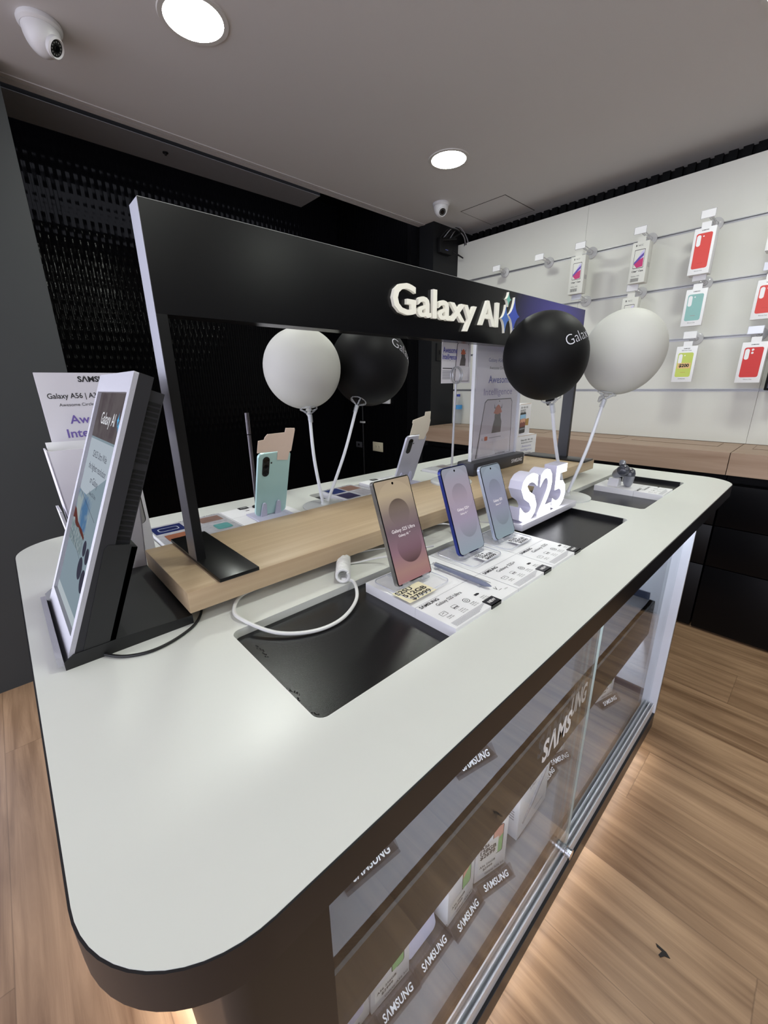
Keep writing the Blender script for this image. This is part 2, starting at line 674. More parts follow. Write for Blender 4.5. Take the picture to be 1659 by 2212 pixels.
# access hatch in the ceiling
h = MB()
h.box(2.46, 2.80, 1.585, 1.90, 2.2485, 2.2500, 0)
hh = h.build('access_hatch', [CEIL], loc=(2.63, 1.74, 2.25), smooth=False)
tag(hh, 'square access panel flush in the ceiling beside the small dome camera', 'hatch')
g = MB()
for a in ((2.456, 2.46, 1.581, 1.904), (2.80, 2.804, 1.581, 1.904), (2.456, 2.804, 1.581, 1.585), (2.456, 2.804, 1.90, 1.904)):
    g.box(a[0], a[1], a[2], a[3], 2.2488, 2.25)
g.build('gap', pm('shadow_gap', (60, 58, 57), 0.9), hh, smooth=False).location = (-2.63, -1.74, -2.25)

# ================================================================== display counter
ct = thing('display_counter', 'long white counter with rounded corners, black inlaid pads and a glass cabinet below', 'counter', (0.8, 0.63, 0))
CO = Vector((0.8, 0.63, 0))


def cadd(b, name, mats, parent=None, **kw):
    o = b.build(name, mats, None, **kw)
    o.parent = ct if parent is None else parent
    if parent is None:
        o.location = o.location - CO
    return o


OUT = rrect(-0.033, 1.66, 0.165, 1.09, 0.092, 14)
INN = rrect(-0.0315, 1.6585, 0.1665, 1.0885, 0.0905, 14)
PADS = [(0.162, 1.013, 0.272, 0.474), (1.119, 1.514, 0.272, 0.474), (0.186, 0.512, 0.785, 0.992), (0.613, 0.968, 0.785, 0.992), (1.088, 1.50, 0.785, 0.992)]
holes = [rrect(p[0], p[1], p[2], p[3], 0.012) for p in PADS]
cadd(MB().holes([INN] + holes, 0.884, 0.900), 'countertop', WHITE_TOP, smooth=False)
cadd(MB().holes([OUT, INN], 0.865, 0.8995), 'edge_band', pm('edge_black', (20, 20, 23), 0.3, noise=0.05), angle=30)
cadd(MB().prism(INN, 0.865, 0.8835), 'core_board', BLACK_SATIN, smooth=False)
for n, p in enumerate(PADS):
    b = MB().prism(rrect(p[0] + .001, p[1] - .001, p[2] + .001, p[3] - .001, 0.011), 0.8836, 0.889)
    if n == 0:                      # worn marks on the nearest pad
        TP = Matrix.Translation((0, 0, 0.889))
        for k in range(34):
            t = k / 33
            b.flat(circle(0.169 + 0.004 * math.sin(t * 7) + random.uniform(-.002, .002), 0.345 - t * 0.055, random.uniform(.0004, .0012), 7), 0.0002, 1, TP)
        for k in range(12):
            b.flat(circle(0.180 + random.uniform(-.002, .002), 0.440 - k * 0.0028, 0.0009, 6, 0.0020), 0.0002, 1, TP)
    b.box(p[1] - .004, p[1] - .0002, p[2] + .011, p[3] - .011, 0.8890, 0.8997)
    cadd(b, 'inlaid_pad', [BLACK_PAD, pm('scuff', (8, 8, 9), 0.8)], angle=25)

# cabinet carcass
CX0, CX1, CY0, CY1 = 0.03, 1.452, 0.207, 1.05
bk = MB()
bk.prism(rrect(CX0 + 0.012, CX1, CY0, CY1, 0.012, 4), 0.055, 0.112)
cadd(bk, 'plinth', pm('plinth_black', (18, 20, 26), 0.35, noise=0.1))
cadd(MB().box(0.14, 1.34, 0.31, 0.95, 0.0, 0.055), 'foot', BLACK_MATT, smooth=False)
INNER_WHITE = pm('inner_white', (214, 216, 224), 0.45, noise=0.03)
INNER_GREY = pm('inner_grey', (100, 98, 102), 0.5, noise=0.1)
FRAME_BROWN = pm('frame_black_brown', (30, 27, 25), 0.4, noise=0.1)
# left stile with a rounded corner, right end panel
lf = MB()
lf.tube([(0.052, 0.229, 0.112), (0.052, 0.229, 0.865)], 0.022, 20)
lf.box(0.052, 0.119, 0.207, 0.25, 0.112, 0.865)
lf.box(0.03, 0.06, 0.229, 1.05, 0.112, 0.865)
cadd(lf, 'left_panel', FRAME_BROWN)
rp = MB()
rp.box(1.4445, 1.452, 0.207, 1.05, 0.112, 0.865, 1)
rp.box(1.436, 1.4445, 0.207, 1.05, 0.112, 0.865, 0)
cadd(rp, 'right_panel', [INNER_WHITE, pm('panel_edge', (40, 34, 32), 0.4)], smooth=False)
cadd(MB().box(0.06, 1.436, 0.66, 0.68, 0.112, 0.865), 'back_panel', INNER_WHITE, smooth=False)
cadd(MB().box(0.06, 1.436, 1.03, 1.05, 0.112, 0.865), 'rear_panel', BLACK_SATIN, smooth=False)
cadd(MB().box(0.06, 1.436, 0.25, 0.66, 0.113, 0.165), 'cabinet_floor', INNER_GREY, smooth=False)
fs = MB()
fs.box(0.06, 1.436, 0.275, 0.66, 0.498, 0.520, 0)
fs.box(0.06, 1.436, 0.270, 0.285, 0.398, 0.520, 1)
fs.box(0.06, 1.436, 0.285, 0.66, 0.475, 0.498, 1)
cadd(fs, 'shelf', [INNER_GREY, pm('fascia_dark', (24, 22, 20), 0.45, noise=0.1)], smooth=False)
for z0, y0 in ((0.52, 0.287), (0.165, 0.25)):
    cadd(MB().box(1.430, 1.436, y0, 0.66, z0, z0 + 0.024), 'skirting', pm('skirting_navy', (44, 52, 72), 0.4), smooth=False)
# light strip inside, under the top
cadd(MB().box(0.16, 1.40, 0.30, 0.312, 0.858, 0.8645), 'inner_light_strip', em('inner_led', (0.78, 0.88, 1.0), INNER_LED_POWER), smooth=False)
cadd(MB().box(0.16, 1.40, 0.292, 0.304, 0.468, 0.4745), 'inner_light_strip', em('inner_led', (0.78, 0.88, 1.0), INNER_LED_POWER), smooth=False)  # extra strip added under the shelf to brighten the lower boxes
# light strips below the plinth
b = MB()
b.box(0.10, 1.40, 0.213, 0.223, 0.049, 0.0548)
cadd(MB().box(0.046, 0.056, 0.25, 1.0, 0.049, 0.0548), 'plinth_light_strip', em('plinth_led', (1.0, 0.93, 0.88), LED_POWER * 1.5), smooth=False)
cadd(b, 'plinth_light_strip', em('plinth_led_front', (1.0, 0.95, 0.90), LED_POWER * 0.36), smooth=False)
# runner tracks
tr = MB()
tr.box(0.119, 1.434, 0.213, 0.236, 0.112, 0.128)
for y in (0.213, 0.2235, 0.2345):
    tr.box(0.119, 1.434, y, y + 0.0025, 0.128, 0.150)
cadd(tr, 'runner_track', pm('track_alloy', (226, 226, 228), 0.35, metal=0.25, noise=0.1), smooth=False)
cadd(MB().box(0.119, 1.436, 0.213, 0.245, 0.852, 0.865), 'head_track', BLACK_SATIN, smooth=False)
for (x0, x1, y, part, tx0, tx1, bw) in ((0.119, 0.772, 0.2185, 'SΛMS', 0.560, 0.672, 0), (0.690, 1.434, 0.2290, 'UNG', 0.696, 0.768, 0)):
    g = MB().box(x0, x1, y, y + 0.004, 0.131, 0.853)
    go = cadd(g, 'glass_door', PANE, smooth=False)
    b = MB().text(part, front((tx0, y, 0.576)), w=tx1 - tx0, h=0.046, bold=0.03)
    b.build('lettering', INK_WHITE, go).location = (0, 0, 0)
    if part == 'SΛMS':
        b = MB()
        b.lathe([(0.0125, 0), (0.0125, 0.004), (0.0108, 0.005), (0.0108, 0.012), (0.0118, 0.013), (0.0118, 0.017)], 24, M=frame((0.757, y, 0.158), (1, 0, 0), (0, 0, 1)))
        b.build('lock', CHROME, go)
        e = MB().box(x1 - 0.0008, x1 + 0.0002, y, y + 0.004, 0.131, 0.853)
        e.build('polished_edge', pm('glass_edge', (190, 205, 200), 0.3), go, smooth=False)

# ---------------------------------------------------------------- riser plank and black sign frame
pk = thing('riser_plank', 'long light oak plank raised on hidden feet along the counter', 'plank', (0.80, 0.63, 0.9))
MB().box(-0.668, 0.657, -0.105, 0.10, 0.018, 0.049, bev=0.0018).build('board', OAK, pk)
for x in (-0.58, 0.0, 0.57):
    MB().box(x - 0.03, x + 0.03, -0.05, 0.05, 0.0, 0.018).build('foot', BLACK_MATT, pk, smooth=False)

sg = thing('sign_frame', 'tall black metal frame with raised white lettering standing on the plank', 'sign', (0.81, 0.63, 0.949))


def sadd(b, name, m, **kw):
    o = b.build(name, m, None, **kw)
    o.parent = sg
    o.location = (-0.81, -0.63, -0.949)
    return o


FRAME_BLACK = pm('frame_black', (13, 13, 15), 0.34, spec=0.4, noise=0.05)
FRAME_LIT_SIDE = pm('frame_lit_side', (150, 150, 160), 0.33, metal=0.85, noise=0.08)  # pale metal paints side light onto the black left post
for x0, x1 in ((0.175, 0.233), (1.372, 1.440)):
    sadd(MB().box(x0, x1, 0.523, 0.737, 0.949, 0.9545, bev=0.0008), 'base_plate', pm('plate_black', (11, 11, 12), 0.3, noise=0.1))
for x0, x1 in ((0.175, 0.188), (1.427, 1.440)):
    b = MB()
    b.box(x0, x1, 0.608, 0.643, 0.9545, 1.294, 0)
    if x0 < 1:
        b.box(x0 - 0.0006, x0, 0.6085, 0.6425, 0.9545, 1.4185, 1)
    else:
        b.box(x0 - 0.0006, x0, 0.6085, 0.6425, 0.9545, 1.2935, 2)
    sadd(b, 'post', [FRAME_BLACK, FRAME_LIT_SIDE, pm('post_inner', (58, 59, 66), 0.4, noise=0.08)], smooth=False)
# header with a printed blue violet field at its right end
w = NT('header_print')
tc = w.n('ShaderNodeTexCoord')
sp = w.n('ShaderNodeSeparateXYZ')
w.l(tc.outputs['Object'], sp.inputs[0])
dx = w.math('DIVIDE', w.math('SUBTRACT', sp.outputs[0], 1.27), 0.27)
dz = w.math('DIVIDE', w.math('SUBTRACT', sp.outputs[2], 1.365), 0.16)
d = w.math('SQRT', w.math('ADD', w.math('MULTIPLY', dx, dx), w.math('MULTIPLY', dz, dz)))
w.l(w.ramp(d, [(0.0, (80, 74, 168)), (0.5, (52, 48, 122)), (1.0, (12, 12, 15))]), w.b.inputs['Base Color'])
w.b.inputs['Roughness'].default_value = 0.25
w.b.inputs['Specular IOR Level'].default_value = 0.32
b = MB().box(0.175, 1.440, 0.608, 0.643, 1.294, 1.4188)
sadd(b, 'header_panel', w.m, smooth=False)
sadd(MB().box(0.1752, 1.4398, 0.6082, 0.6428, 1.4188, 1.4194), 'top_edge', pm('edge_light', (170, 170, 168), 0.4), smooth=False)
b = MB().text('Galaxy', front((0, 0.608, 1.333)), x=0.583, h=0.052, w=0.264, bold=0.018, z=0.0002, ext=0.007)
b.text('AI', front((0, 0.608, 1.333)), x=0.860, h=0.052, w=0.078, bold=0.018, z=0.0002, ext=0.007)
sadd(b, 'raised_letters', [pm('letter_white', (238, 236, 224), 0.5, emit=(255, 250, 236), estr=0.10)], smooth=False)


def sparkle(cx, cz, rx, rz, n=5):
    out = []
    for q in range(4):
        a0 = q * pi / 2
        a1 = (q + 1) * pi / 2
        p0 = (math.cos(a0) * rx, math.sin(a0) * rz)
        p1 = (math.cos(a1) * rx, math.sin(a1) * rz)
        for i in range(n):
            t = i / n
            c = (0.16 * (p0[0] + p1[0]), 0.16 * (p0[1] + p1[1]))
            out.append((cx + (1 - t) ** 2 * p0[0] + 2 * t * (1 - t) * c[0] + t * t * p1[0], cz + (1 - t) ** 2 * p0[1] + 2 * t * (1 - t) * c[1] + t * t * p1[1]))
    return out


F0 = front((0, 0.608, 0))
for cx, cz, rx, rz, c in ((0.977, 1.397, 0.012, 0.0165, (120, 190, 175)), (1.006, 1.363, 0.027, 0.042, (62, 86, 190)), (0.968, 1.353, 0.019, 0.032, (74, 118, 200)), (1.020, 1.322, 0.010, 0.014, (90, 150, 205))):
    b = MB().prism(sparkle(cx, cz, rx, rz), 0.0002, 0.007, 1, F0, top_m=0)
    sadd(b, 'sparkle', [pm('sparkle_%d' % c[0], c, 0.4), pm('letter_white', (238, 236, 224), 0.5)], smooth=False)


# ================================================================== wall display
RAILS = (1.907, 1.656, 1.402, 1.149)
for k, (y0, y1, lab) in enumerate(((1.1985, 2.118, 'white slatted wall panel with bare hooks, next to the black pillar'),
                                   (0.2755, 1.1975, 'white slatted wall panel in the middle, hung with boxed phone cases'),
                                   (-0.65, 0.2745, 'white slatted wall panel at the right edge of the photo'))):
    ym = (y0 + y1) / 2
    t = thing('slatwall_panel', lab, 'wall panel', (2.74, ym, 0.89))
    hw = (y1 - y0) / 2
    b = MB()
    zs = [0.0] + [z - 0.89 for z in sorted(RAILS)] + [1.265]
    for i in range(len(zs) - 1):
        a = zs[i] + (0.007 if i else 0.002)
        c = zs[i + 1] - (0.007 if i < 4 else 0)
        b.box(-0.02, 0.0, -hw, hw, a, c)
    b.box(-0.004, 0.12, -hw, hw, 0.002, 1.262)
    b.build('board', PANEL_WHITE, t, smooth=False)
    for z in RAILS:
        r = MB()
        zz = z - 0.89
        r.box(-0.0215, -0.005, -hw, hw, zz - 0.0075, zz - 0.0035)
        r.box(-0.0215, -0.005, -hw, hw, zz + 0.0035, zz + 0.0075)
        r.box(-0.008, -0.004, -hw, hw, zz - 0.0035, zz + 0.0035)
        r.build('rail', STEEL, t, smooth=False)

HOOK_PLASTIC = glass('hook_plastic', (0.9, 0.9, 0.9), 1.45, 0.08, 0.45, (236, 236, 238))


def hook(loc, length, label, tagmat=CARD_WHITE):
    t = thing('display_hook', label, 'hook', loc, group='clear plastic hooks on the wall rails')
    M = west((0, 0, 0))
    MB().lathe([(0.030, 0.0), (0.030, 0.006), (0.026, 0.009), (0.012, 0.011), (0.010, 0.02)], 24, M=M).build('base_disc', HOOK_PLASTIC, t)
    MB().tube([(-0.008, 0, 0), (-length, 0, 0.004), (-length - 0.006, 0, 0.012)], 0.0045, 8).tube([(-0.008, 0, 0.012), (-length, 0, 0.02)], 0.003, 8).build('arm', HOOK_PLASTIC, t)
    b = MB().box(-length - 0.010, -length - 0.007, -0.028, 0.028, -0.008, 0.026, 0).box(-length - 0.0112, -length - 0.010, -0.026, 0.026, -0.006, 0.024, 1)
    b.build('label_holder', [HOOK_PLASTIC, tagmat], t, smooth=False)
    return t


HD = [(1.712, 0, 0.10, 'bare clear hook nearest the pillar on the top rail'),
      (1.405, 0, 0.12, 'bare clear hook, second from the pillar on the top rail'),
      (1.150, 0, 0.15, 'clear hook holding the first clear case box on the top rail'),
      (0.852, 0, 0.16, 'clear hook holding the second clear case box on the top rail'),
      (0.578, 0, 0.16, 'clear hook holding the red case box on the top rail'),
      (0.318, 0, 0.16, 'clear hook holding the box cut by the photo edge on the top rail'),
      (1.150, 1, 0.13, 'clear hook behind the end of the black sign on the second rail'),
      (0.860, 1, 0.13, 'clear hook above the white balloon on the second rail'),
      (0.574, 1, 0.13, 'clear hook holding the mint case box on the second rail'),
      (0.318, 1, 0.13, 'clear hook holding the red case box on the second rail'),
      (0.566, 2, 0.13, 'clear hook holding the yellow green case box on the third rail'),
      (0.322, 2, 0.13, 'clear hook holding the red case box on the third rail')]
for y, r, ln, lab in HD:
    hook((2.7185, y, RAILS[r]), ln, lab, pm('silver_label', (210, 212, 222), 0.25, metal=0.4) if (r, y) in ((1, 1.150), (2, 0.322), (1, 0.318)) else CARD_WHITE)


def case_box(loc, w, h, d, label, kind, colr):
    """hangs on a hook; front face looks along -x; loc = centre of the front's top edge"""
    t = thing('case_box', label, 'phone case box', loc, group='boxed phone cases on the wall')
    b = MB().box(0, d, -w / 2, w / 2, -h, 0, bev=0.001)
    b.box(0.001, 0.0025, -0.018, 0.018, -0.001, 0.022)
    b.build('carton', [PANEL_WHITE if kind == 'clear' else CARD_WHITE], t)
    F = west((0, 0, 0))
    p = MB()
    if kind == 'clear':
        p.text('B', F, x=-0.022, y=-0.019, h=0.008, bold=0.03, m=1)
        p.text('NCC', F, x=-0.010, y=-0.019, h=0.007, m=1)
        p.outline(rrect(-0.024, 0.024, -0.118, -0.034, 0.003, 3), 0.0022, 0.0003, 1, F)
        p.flat([(-0.021, -0.098), (0.008, -0.046), (0.020, -0.038), (0.020, -0.085), (0.0, -0.108)], 0.0004, 2, F)
        p.flat([(-0.021, -0.098), (0.002, -0.080), (0.020, -0.072), (0.020, -0.112), (-0.006, -0.115)], 0.0005, 0, F)
        p.flat([(-0.021, -0.09), (-0.001, -0.068), (0.020, -0.05), (0.020, -0.064), (-0.002, -0.084), (-0.021, -0.1)], 0.0006, 3, F)
        p.text('Clear* Case', F, x=0, y=-0.134, w=0.052, al='C', m=1, bold=0.03)
        p.text('Galaxy A55', F, x=-0.026, y=-0.155, w=0.038, m=1)
        for i in range(11):
            p.flat([(-0.026 + i * 0.0034, -0.178), (-0.0243 + i * 0.0034, -0.178), (-0.0243 + i * 0.0034, -0.162), (-0.026 + i * 0.0034, -0.162)], 0.0004, 1, F)
        p.build('print', [pm('magenta_print', (190, 44, 108), 0.5), INK, pm('pale_violet', (196, 190, 226), 0.5), pm('violet_print', (92, 70, 160), 0.5)], t, smooth=False)
        s = MB()
        S = front((0, -w / 2, 0))
        for i in range(4):
            s.text('I', S, x=d * 0.25 + i * d * 0.16, y=-h * 0.62, h=0.022, m=0)
        s.build('side_print', INK_GREY, t, smooth=False)
        return t
    cm = pm('case_%d_%d' % (colr[0], colr[1]), colr, 0.5, noise=0.04)
    p.text('SΛMSUNG', F, x=0, y=-0.0125, w=0.026, al='C', m=1, bold=0.03)
    tp = -0.030 if kind == 'silicone' else -0.022
    bt = -h + 0.024
    p.flat(rrect(-w * 0.37, w * 0.37, bt, tp, 0.008), 0.0003, 0, F)
    p.flat(rrect(-w * 0.33, -w * 0.33 + 0.016, tp - 0.052, tp - 0.006, 0.008), 0.0004, 2, F)
    p.flat(circle(-w * 0.33 + 0.025, tp - 0.013, 0.003, 10), 0.0004, 2, F)
    if kind == 'ultra':
        p.flat(circle(-w * 0.33 + 0.026, tp - 0.024, 0.0045, 12), 0.0005, 2, F)
        p.flat(circle(-w * 0.33 + 0.026, tp - 0.010, 0.0045, 12), 0.0005, 2, F)
    p.text('SΛMSUNG', F, x=0, y=bt + 0.02, w=0.02, al='C', m=3)
    p.text('Silicone Case' if kind != 'silicone' else 'SΛMSUNG', F, x=0, y=-h + 0.013, w=0.03, al='C', m=1)
    if kind == 'silicone':
        p.text('Silicone Case', F, x=0, y=-0.0215, w=0.04, al='C', m=1)
        p.flat(rrect(-0.028, 0.028, bt + 0.040, bt + 0.066, 0), 0.0005, 4, F)
        p.text('$200', F, x=0, y=bt + 0.047, w=0.042, al='C', m=1, bold=0.04, z=0.0007)
    p.build('print', [cm, INK, CARD_WHITE, pm('tone_print', tuple(int(v * 0.85) for v in colr), 0.5), pm('price_tape', (226, 190, 130), 0.6)], t, smooth=False)
    return t


case_box((2.555, 1.152, 1.866), 0.080, 0.190, 0.045, 'clear case box with purple red print, left one on the top rail', 'clear', None)
case_box((2.545, 0.838, 1.863), 0.075, 0.185, 0.055, 'clear case box with purple red print, right one on the top rail', 'clear', None)
case_box((2.545, 0.577, 1.862), 0.082, 0.190, 0.055, 'deep white box with a red phone case on the top rail', 'std', (214, 70, 64))
case_box((2.545, 0.310, 1.860), 0.082, 0.140, 0.060, 'white box cut by the right photo edge on the top rail', 'std', (214, 70, 64))
case_box((2.575, 0.860, 1.618), 0.076, 0.185, 0.040, 'clear case box mostly hidden behind the white balloon', 'clear', None)
case_box((2.575, 0.572, 1.614), 0.084, 0.162, 0.018, 'slim white box with a mint green phone case', 'std', (140, 186, 182))
case_box((2.575, 0.310, 1.612), 0.084, 0.158, 0.018, 'white box with a red phone case on the second rail', 'std', (214, 70, 64))
case_box((2.575, 0.567, 1.360), 0.086, 0.168, 0.018, 'slim white box with a yellow green case and a 200 price sticker', 'silicone', (196, 210, 100))
case_box((2.575, 0.311, 1.360), 0.090, 0.175, 0.018, 'white box with a bright red case with extra lens holes on the third rail', 'ultra', (206, 52, 50))

# dark screen at the photo edge
t = thing('wall_screen', 'dark screen on the wall at the right photo edge', 'screen', (2.72, 0.05, 1.30))
MB().box(-0.10, 0.0, -0.20, 0.20, -0.15, 0.18, bev=0.004).build('casing', BLACK_PLASTIC, t)
MB().box(-0.1015, -0.100, -0.19, 0.19, -0.14, 0.17).build('screen', pm('screen_off', (26, 26, 44), 0.15), t, smooth=False)

# ------------------------------------------------------------------ wall counter
for y0, y1, lab in ((0.2815, 2.115, 'long oak topped wall counter with black drawers, left of the fascia seam'),
                    (-1.50, 0.2785, 'oak topped wall counter with black drawers at the right photo edge')):
    ym = (y0 + y1) / 2
    hw = (y1 - y0) / 2
    t = thing('wall_counter', lab, 'counter', (2.60, ym, 0))
    MB().box(-0.25, 0.26, -hw, hw, 0.79, 0.89).build('worktop', [OAK_END], t, smooth=False)
    MB().box(-0.18, 0.26, -hw, hw, 0.06, 0.79).box(-0.14, 0.26, -hw, hw, 0, 0.06).build('carcass', BLACK_MATT, t, smooth=False)
    n = max(1, round((y1 - y0) / 0.75))
    for i in range(n):
        a = -hw + 2 * hw * i / n + 0.002
        c = -hw + 2 * hw * (i + 1) / n - 0.002
        for z0, z1 in ((0.012, 0.343), (0.347, 0.545), (0.549, 0.745)):
            MB().box(-0.243, -0.181, a, c, z0, z1, bev=0.0015).build('drawer', pm('drawer_black', (8, 8, 11), 0.35, spec=0.2, noise=0.1), t)
    y = y1 - 0.05
    while y - 0.38 > y0 + 0.03:
        b = MB()
        b.box(-0.060, 0.090, y - 0.38 - ym, y - ym, 0.8902, 0.8908, 1)
        b.box(-0.058, 0.088, y - 0.378 - ym, y - 0.002 - ym, 0.8902, 0.8912, 0)
        b.build('lid', [OAK_END, pm('lid_gap', (92, 74, 58), 0.8)], t, smooth=False)
        y -= 0.443

# ------------------------------------------------------------------ items on pillar, side wall, ceiling
t = thing('router', 'black wireless router with antennas high on the pillar', 'router', (2.552, 2.12, 2.112))
MB().box(-0.065, 0.065, -0.034, 0.0, -0.045, 0.045, bev=0.006).build('casing', BLACK_PLASTIC, t)
for a, c in (((-0.03, -0.02, 0.04), (0.045, -0.07, 0.10)), ((0.02, -0.02, 0.04), (0.09, -0.08, 0.085)), ((-0.06, -0.02, 0.03), (0.04, -0.085, 0.042)), ((0.06, -0.02, -0.01), (0.13, -0.08, -0.06))):
    MB().tube([a, tuple(a[i] + (c[i] - a[i]) * .25 for i in range(3)), c], [0.005, 0.006, 0.0045], 8).build('antenna', BLACK_PLASTIC, t)
b = MB().text('router', front((0, -0.0345, -0.022)), w=0.03, al='C')
b.flat(circle(0.024, 0.002, 0.0015, 8), 0.0004, 0, front((0, -0.0345, -0.022)))
b.v, b.f, b.k = [], [], []
for i in range(4):
    b.flat(circle(-0.012 + i * 0.008, 0, 0.0016, 8), 0.0004, 0, front((0, -0.0345, -0.022)))
b.build('indicator_lights', em('indicator_blue', (0.3, 0.35, 1.0), 0.6), t, smooth=False)
for k in range(4):
    p = smooth_path([(2.50 + 0.03 * k, 2.10, 2.16), (2.53 + 0.035 * k, 2.05, 2.205 + 0.01 * k), (2.62 + 0.03 * k, 2.03, 2.20 - 0.01 * k), (2.70 + 0.012 * k, 2.05, 2.17 - 0.015 * k), (2.74 + 0.01 * k, 2.08, 2.10)], 6)
    o = MB().tube(p, 0.003, 6).build('network_cable', [pm('cable_grey', (150, 150, 156), 0.5) if k % 2 else BLACK_PLASTIC], loc=(2.55 + 0.03 * k, 2.06, 2.18))
    tag(o, ('black router cable starting nearest the pillar corner', 'pale router cable starting nearest the pillar corner', 'black router cable nearest the white wall panel', 'pale router cable nearest the white wall panel')[k], 'cable', 'router cables')

b = MB().box(-0.034, 0.034, -0.008, 0, -0.062, 0.062, bev=0.003)
o = b.build('switch_plate', BLACK_SATIN)
o.location = (2.535, 2.12, 1.425)
tag(o, 'black switch plate on the black pillar', 'switch')
MB().box(-0.005, 0.005, -0.013, -0.008, -0.014, 0.014, bev=0.001).build('toggle', BLACK_PLASTIC, o)
o = MB().box(-0.045, 0.045, -0.02, 0, -0.008, 0.008).build('cable_clip', BLACK_MATT)
o.location = (2.555, 2.12, 1.53)
tag(o, 'small black bracket above the switch plate on the pillar', 'bracket')


def camera_dome(loc, s, az, label):
    t = thing('security_camera', label, 'security camera', loc, group='white dome security cameras')
    MB().lathe([(0.055 * s, 0.0), (0.057 * s, -0.005 * s), (0.056 * s, -0.012 * s), (0.050 * s, -0.018 * s)], 40).build('housing', pm('camera_white', (214, 214, 216), 0.35), t)
    prof = []
    for i in range(13):
        a = pi / 2 * i / 12
        prof.append((max(0.0005, 0.0485 * s * math.cos(a)), -0.016 * s - 0.066 * s * math.sin(a)))
    MB().lathe(prof, 40).build('ball', pm('camera_white', (214, 214, 216), 0.35), t)
    d = Vector((math.cos(az) * 0.80, math.sin(az) * 0.80, -0.60)).normalized()
    side = d.cross(Vector((0, 0, 1))).normalized()
    M = frame(Vector((0, 0, -0.034 * s)) + d * 0.032 * s, side, side.cross(d) * -1)
    MB().lathe([(0.027 * s, -0.01 * s), (0.028 * s, 0.013 * s), (0.024 * s, 0.017 * s), (0.021 * s, 0.013 * s)], 32, M=M).build('lens_ring', pm('camera_white', (214, 214, 216), 0.35), t)
    b = MB().lathe([(0.021 * s, 0.010 * s), (0.021 * s, 0.0135 * s)], 32, 0, M).lathe([(0.009 * s, 0.0135 * s), (0.008 * s, 0.017 * s)], 24, 1, M)
    for k in range(12):
        a = 2 * pi * k / 12
        b.flat(circle(0.0155 * s * math.cos(a), 0.0155 * s * math.sin(a), 0.0022 * s, 8), 0.0137 * s, 2, M)
    b.build('lens', [BLACK_SATIN, pm('lens_glass', (8, 8, 10), 0.05), pm('led_grey', (120, 118, 118), 0.4)], t)
    return t


camera_dome((0.345, 1.862, 2.25), 1.0, -0.75, 'white dome security camera in the top left corner of the ceiling')
camera_dome((2.265, 1.905, 2.25), 0.92, -2.15, 'small white dome security camera on the ceiling by the black pillar')

SW = 2.45
o = MB().box(-0.006, 0, -0.066, 0.066, -0.041, 0.041, bev=0.002).build('wall_outlet', pm('outlet_ivory', (214, 206, 178), 0.4))
o.location = (SW, 2.729, 0.668)
tag(o, 'ivory double power outlet on the black corrugated wall', 'outlet')
for s in (-1, 1):
    b = MB().lathe([(0.018, 0), (0.018, 0.002)], 24, 0, west((-0.006, s * 0.02, 0)))
    for yy, zz in ((-0.006, 0.004), (0.006, 0.004), (0, -0.008)):
        b.flat(rrect(yy - 0.0016, yy + 0.0016, zz - 0.004, zz + 0.004, 0.001), 0.0023, 1, west((-0.006, s * 0.02, 0)))
    b.build('socket', [pm('outlet_ivory', (214, 206, 178), 0.4), INK], o)
o = MB().box(-0.008, 0, -0.042, 0.042, -0.026, 0.026, bev=0.003).build('data_socket', pm('socket_grey', (74, 74, 78), 0.4))
o.location = (SW, 2.99, 0.665)
tag(o, 'dark grey data socket left of the ivory outlet', 'socket')
MB().box(-0.010, -0.008, -0.012, 0.012, -0.01, 0.01).build('port', BLACK_MATT, o, smooth=False)
o = MB().tube([(SW - 0.012, 2.915, 0.0), (SW - 0.012, 2.915, 1.02)], 0.011, 12).build('conduit', BLACK_SATIN, loc=(SW - 0.012, 2.915, 0.5))
tag(o, 'black upright conduit between the two sockets', 'pipe')
MB().box(-0.014, 0.004, -0.03, 0.03, 0.368, 0.384, bev=0.002).build('clip', pm('clip_white', (190, 190, 192), 0.4), o)
o = MB().box(-0.02, 0, -0.05, 0.05, -0.03, 0.03, bev=0.003).build('junction_box', PLASTIC_WHITE)
o.location = (SW, 2.61, 1.075)
tag(o, 'small white junction box peeking out below the rear black balloon', 'box')

# water bottle on the wall counter
t = thing('water_bottle', 'clear water bottle with a blue label at the pillar end of the oak wall counter', 'bottle', (2.672, 2.028, 0.89))
prof = [(0.028, 0.0), (0.031, 0.006), (0.0315, 0.05), (0.030, 0.055), (0.0315, 0.06), (0.0315, 0.10), (0.030, 0.104), (0.0315, 0.108), (0.0315, 0.15), (0.030, 0.165), (0.020, 0.19), (0.0125, 0.205), (0.0125, 0.218)]
MB().lathe(prof, 32).build('body', glass('bottle_plastic', (0.93, 0.95, 0.96), 1.4, 0.05, 0.10), t)
MB().lathe([(0.014, 0.212), (0.014, 0.228), (0.012, 0.230)], 24).build('cap', pm('cap_blue', (48, 62, 150), 0.4), t)
MB().lathe([(0.0318, 0.118), (0.0318, 0.148)], 32).build('label', pm('label_blue', (58, 138, 200), 0.5), t)

# leaf scrap on the floor
o = MB().prism([(0, 0), (0.010, 0.004), (0.022, 0.020), (0.016, 0.020), (0.010, 0.012), (0.002, 0.022), (-0.002, 0.020), (0.002, 0.010)], 0.0005, 0.002).build('leaf_scrap', pm('leaf_dark', (28, 22, 20), 0.8))
o.location = (0.822, -0.004, 0)
o.rotation_euler = (0, 0, 0.6)
tag(o, 'tiny dark leaf scrap lying on the wooden floor', 'leaf')


